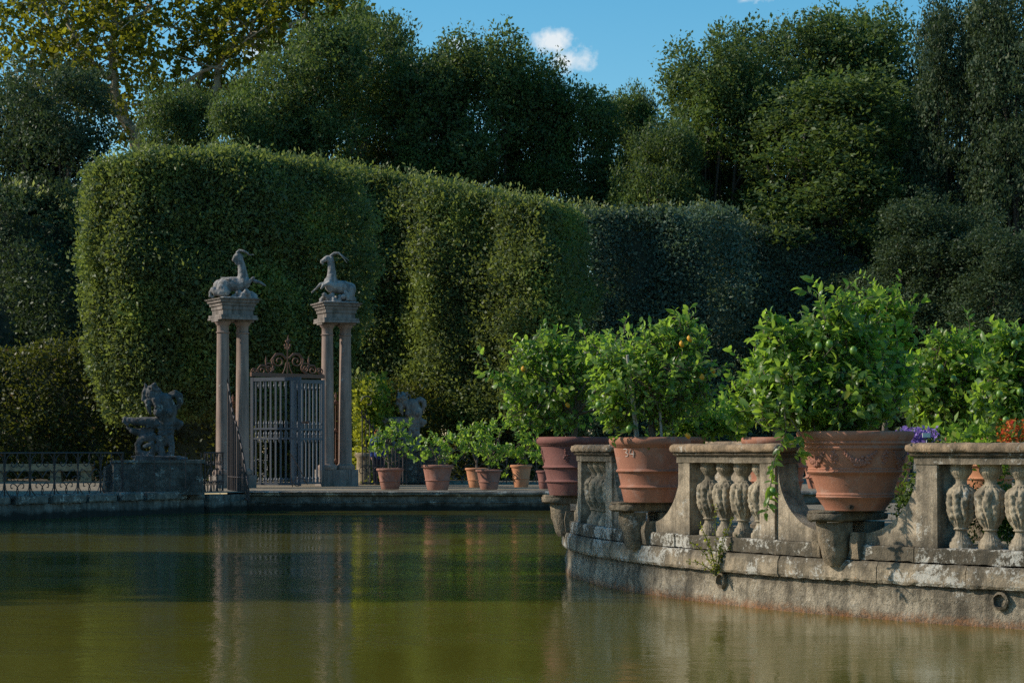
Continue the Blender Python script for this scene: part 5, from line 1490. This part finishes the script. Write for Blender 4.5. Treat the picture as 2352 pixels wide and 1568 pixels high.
def plane_tree():
    Y = 108.0
    root = thing('plane_tree', 'tall yellowing plane tree with pale limbs at the upper left', 'tree', (X_at(330, Y), Y, .5))
    global rng
    keep = rng; rng = np.random.default_rng(77)
    def A(px, py, dy=0): return at(px, py, Y + dy)
    limbs = [
        ([(330, 1080), (330, 480), (335, 400), (330, 330), (285, 270), (255, 180), (262, 60), (280, -60)], .42, 0),
        ([(330, 400), (300, 300), (250, 215), (180, 150), (120, 60), (80, -40)], .26, 1.5),
        ([(300, 300), (360, 250), (420, 200), (470, 160), (520, 150)], .2, -1),
        ([(335, 400), (370, 270), (430, 240), (480, 150), (520, 40), (530, -60)], .26, 1),
        ([(340, 480), (420, 300), (490, 220), (505, 140), (545, 95), (600, 75), (645, 68), (700, 40)], .26, -.5),
        ([(255, 180), (190, 120), (150, 40), (130, -50)], .18, 0),
        ([(285, 270), (190, 230), (110, 190), (40, 120)], .2, 1),
        ([(500, 160), (498, 60), (510, -20)], .14, 0), ([(600, 78), (690, 60), (760, 30), (830, -10)], .10, 0),
        ([(430, 240), (500, 200), (570, 180)], .10, .5), ([(110, 190), (60, 160), (0, 170)], .11, 0), ([(262, 60), (330, 30), (400, -20)], .12, 0),
    ]
    mb = MB(); ends = []
    for pts, r0, dy in limbs:
        P = np.array([A(x, y, dy * i * .4) for i, (x, y) in enumerate(pts)])
        k = np.linspace(0, len(P) - 1, len(P) * 4)
        Q = np.stack([np.interp(k, range(len(P)), P[:, j]) for j in range(3)], 1)
        Q[1:-1] = (Q[:-2] + Q[1:-1] * 2 + Q[2:]) / 4
        Q[1:-1] += rng.normal(0, .06, Q[1:-1].shape)
        mb.tube(Q, list(np.linspace(r0, r0 * .3, len(Q))), 8)
        ends.append(Q[len(Q) // 3:])
    E = np.concatenate(ends)
    # leafy sprays round the limbs and through the canopy
    C = []
    for k in range(270):
        e = E[rng.integers(len(E))]; c = e + rng.normal(0, 1, 3) * np.array([1.9, 1.9, 1.6]); C.append(c)
        if k % 2: mb.tube([e, (e + c) / 2 + rng.normal(0, .15, 3), c], [.05, .035, .015], 5)
    for k in range(110):
        px = rng.uniform(-60, 560); py = rng.uniform(-80, 130); C.append(A(px, py, rng.normal(0, 2)))
    for k in range(55):
        px = rng.uniform(560, 850); py = rng.uniform(-60, 65) + max(0, 30 - abs(px - 600)) ; C.append(A(px, py, rng.normal(0, 1.2)))
    C = np.array(C)
    sub = np.repeat(C, 8, 0) + rng.normal(0, 1, (len(C) * 8, 3)) * np.array([.5, .5, .36])
    V, Fc = clump_leaves(sub, 7, (.17, .17, .15), .27, -.25, aspect=.75)
    np_mesh('crown', V, [Fc], M['planeleaf'], root)
    mb.build('trunk', M['palebark'], root, 60)
    rng = keep
plane_tree()

# tall trees on the left bank outside the picture: they throw the shade across the pond
off = [(-28, 25.6, 17.6, 3.3, 1), (-28.5, 30.4, 18.2, 3.2, 2), (-27, 43.3, 17, 3.6, 2), (-27, 49, 15, 3.8, 1), (-26, 54.4, 11, 2.8, 2), (-33, 72, 10.5, 3.8, 1)]
for i, (x, y, hgt, w, k) in enumerate(off):
    key = (params[k], 'ilexleaf'); o = copy_tree(_ilex[key]); o.name = 'evergreen_oak'
    o.location = (x, y, .5); o.scale = (w / params[k][1], w / params[k][1], hgt / params[k][2]); o.rotation_euler = (0, 0, i * 1.3)
    tag(o, 'evergreen oak on the left pond bank, beyond the picture edge', 'tree', 'evergreen oaks on the left bank outside the view')

# ------------------------------------------------------------------ light, sky, camera
SUN_EL, SUN_AZ = R(31), math.atan2(-.998, .06)        # azimuth measured from +Y towards +X
sun_dir = np.array([math.sin(SUN_AZ) * math.cos(SUN_EL), math.cos(SUN_AZ) * math.cos(SUN_EL), math.sin(SUN_EL)])
sd = bpy.data.lights.new('sun', 'SUN'); sd.energy = 5.0; sd.angle = R(.53); sd.color = (1.0, .90, .74)
so = bpy.data.objects.new('sun', sd); COL.objects.link(so)
so.rotation_euler = Vector(sun_dir).to_track_quat('Z', 'Y').to_euler()

w = bpy.data.worlds.new('World'); scene.world = w; w.use_nodes = True
nt = w.node_tree; N_, L_ = nt.nodes, nt.links
bg = N_['Background']
sky = N_.new('ShaderNodeTexSky'); sky.sky_type = 'NISHITA'; sky.sun_disc = False
sky.sun_elevation = SUN_EL; sky.sun_rotation = SUN_AZ
sky.air_density = 1.1; sky.dust_density = .35; sky.ozone_density = 3.0
hs_ = N_.new('ShaderNodeHueSaturation'); hs_.inputs['Saturation'].default_value = 1.38; hs_.inputs['Hue'].default_value = .485; L_.new(sky.outputs[0], hs_.inputs['Color'])
# a few small clouds, fixed in the sky by direction
geo = N_.new('ShaderNodeTexCoord')
def vmath(op, a, b=None):
    x = N_.new('ShaderNodeVectorMath'); x.operation = op
    for i, v in enumerate((a, b)):
        if v is None: continue
        if hasattr(v, 'is_output'): L_.new(v, x.inputs[i])
        else: x.inputs[i].default_value = v
    return x
def smath(op, a, b=0.0):
    x = N_.new('ShaderNodeMath'); x.operation = op; x.use_clamp = False
    for i, v in enumerate((a, b)):
        if hasattr(v, 'is_output'): L_.new(v, x.inputs[i])
        else: x.inputs[i].default_value = v
    return x.outputs[0]
dirv = geo.outputs['Generated']
nz = N_.new('ShaderNodeTexNoise'); nz.inputs['Scale'].default_value = 95; nz.inputs['Detail'].default_value = 8; nz.inputs['Roughness'].default_value = .62; L_.new(dirv, nz.inputs['Vector'])
acc = None
for (px, py, rx, rz, amt) in ((1266, 98, 54, 38, 1.2), (1318, 136, 66, 34, 1.0), (1050, 100, 48, 22, .75), (600, 105, 70, 48, .95), (700, 75, 60, 30, .6), (1745, -2, 55, 14, .6), (1880, 25, 20, 8, .4)):
    d = unit(np.array([(px - CX) / F, 1, (HY - py) / F]))
    df = vmath('SUBTRACT', dirv, tuple(d)); sc_ = vmath('MULTIPLY', df.outputs[0], (F / rx, 60, F / rz)); ln = vmath('LENGTH', sc_.outputs[0])
    m = smath('MULTIPLY', smath('MAXIMUM', smath('SUBTRACT', 1.25, ln.outputs['Value']), 0.0), amt)
    acc = m if acc is None else smath('MAXIMUM', acc, m)
cl = smath('MULTIPLY', smath('SUBTRACT', smath('ADD', acc, smath('MULTIPLY', smath('SUBTRACT', nz.outputs['Fac'], .5), 2.2)), .34), 1.15)
cl = smath('MINIMUM', smath('MAXIMUM', smath('MULTIPLY', cl, smath('MINIMUM', smath('MULTIPLY', acc, 3), 1.0)), 0.0), .85)
mx = N_.new('ShaderNodeMix'); mx.data_type = 'RGBA'; L_.new(cl, mx.inputs[0]); L_.new(hs_.outputs[0], mx.inputs[6]); mx.inputs[7].default_value = (5.9, 6.1, 6.2, 1)
L_.new(mx.outputs[2], bg.inputs['Color']); bg.inputs['Strength'].default_value = .15

cd = bpy.data.cameras.new('camera'); cam = bpy.data.objects.new('camera', cd); COL.objects.link(cam)
cam.location = (0, 0, EYE); cam.rotation_euler = (R(90), 0, 0)
cd.sensor_width = 36; cd.lens = 36 * F / 2352; cd.shift_y = (HY - 784) / 2352
cd.clip_start = .1; cd.clip_end = 3000
scene.camera = cam
scene.view_settings.view_transform = 'Standard'; scene.view_settings.look = 'None'; scene.view_settings.exposure = 0
scene.cycles.max_bounces = 6; scene.cycles.transparent_max_bounces = 4
scene.cycles.use_denoising = False
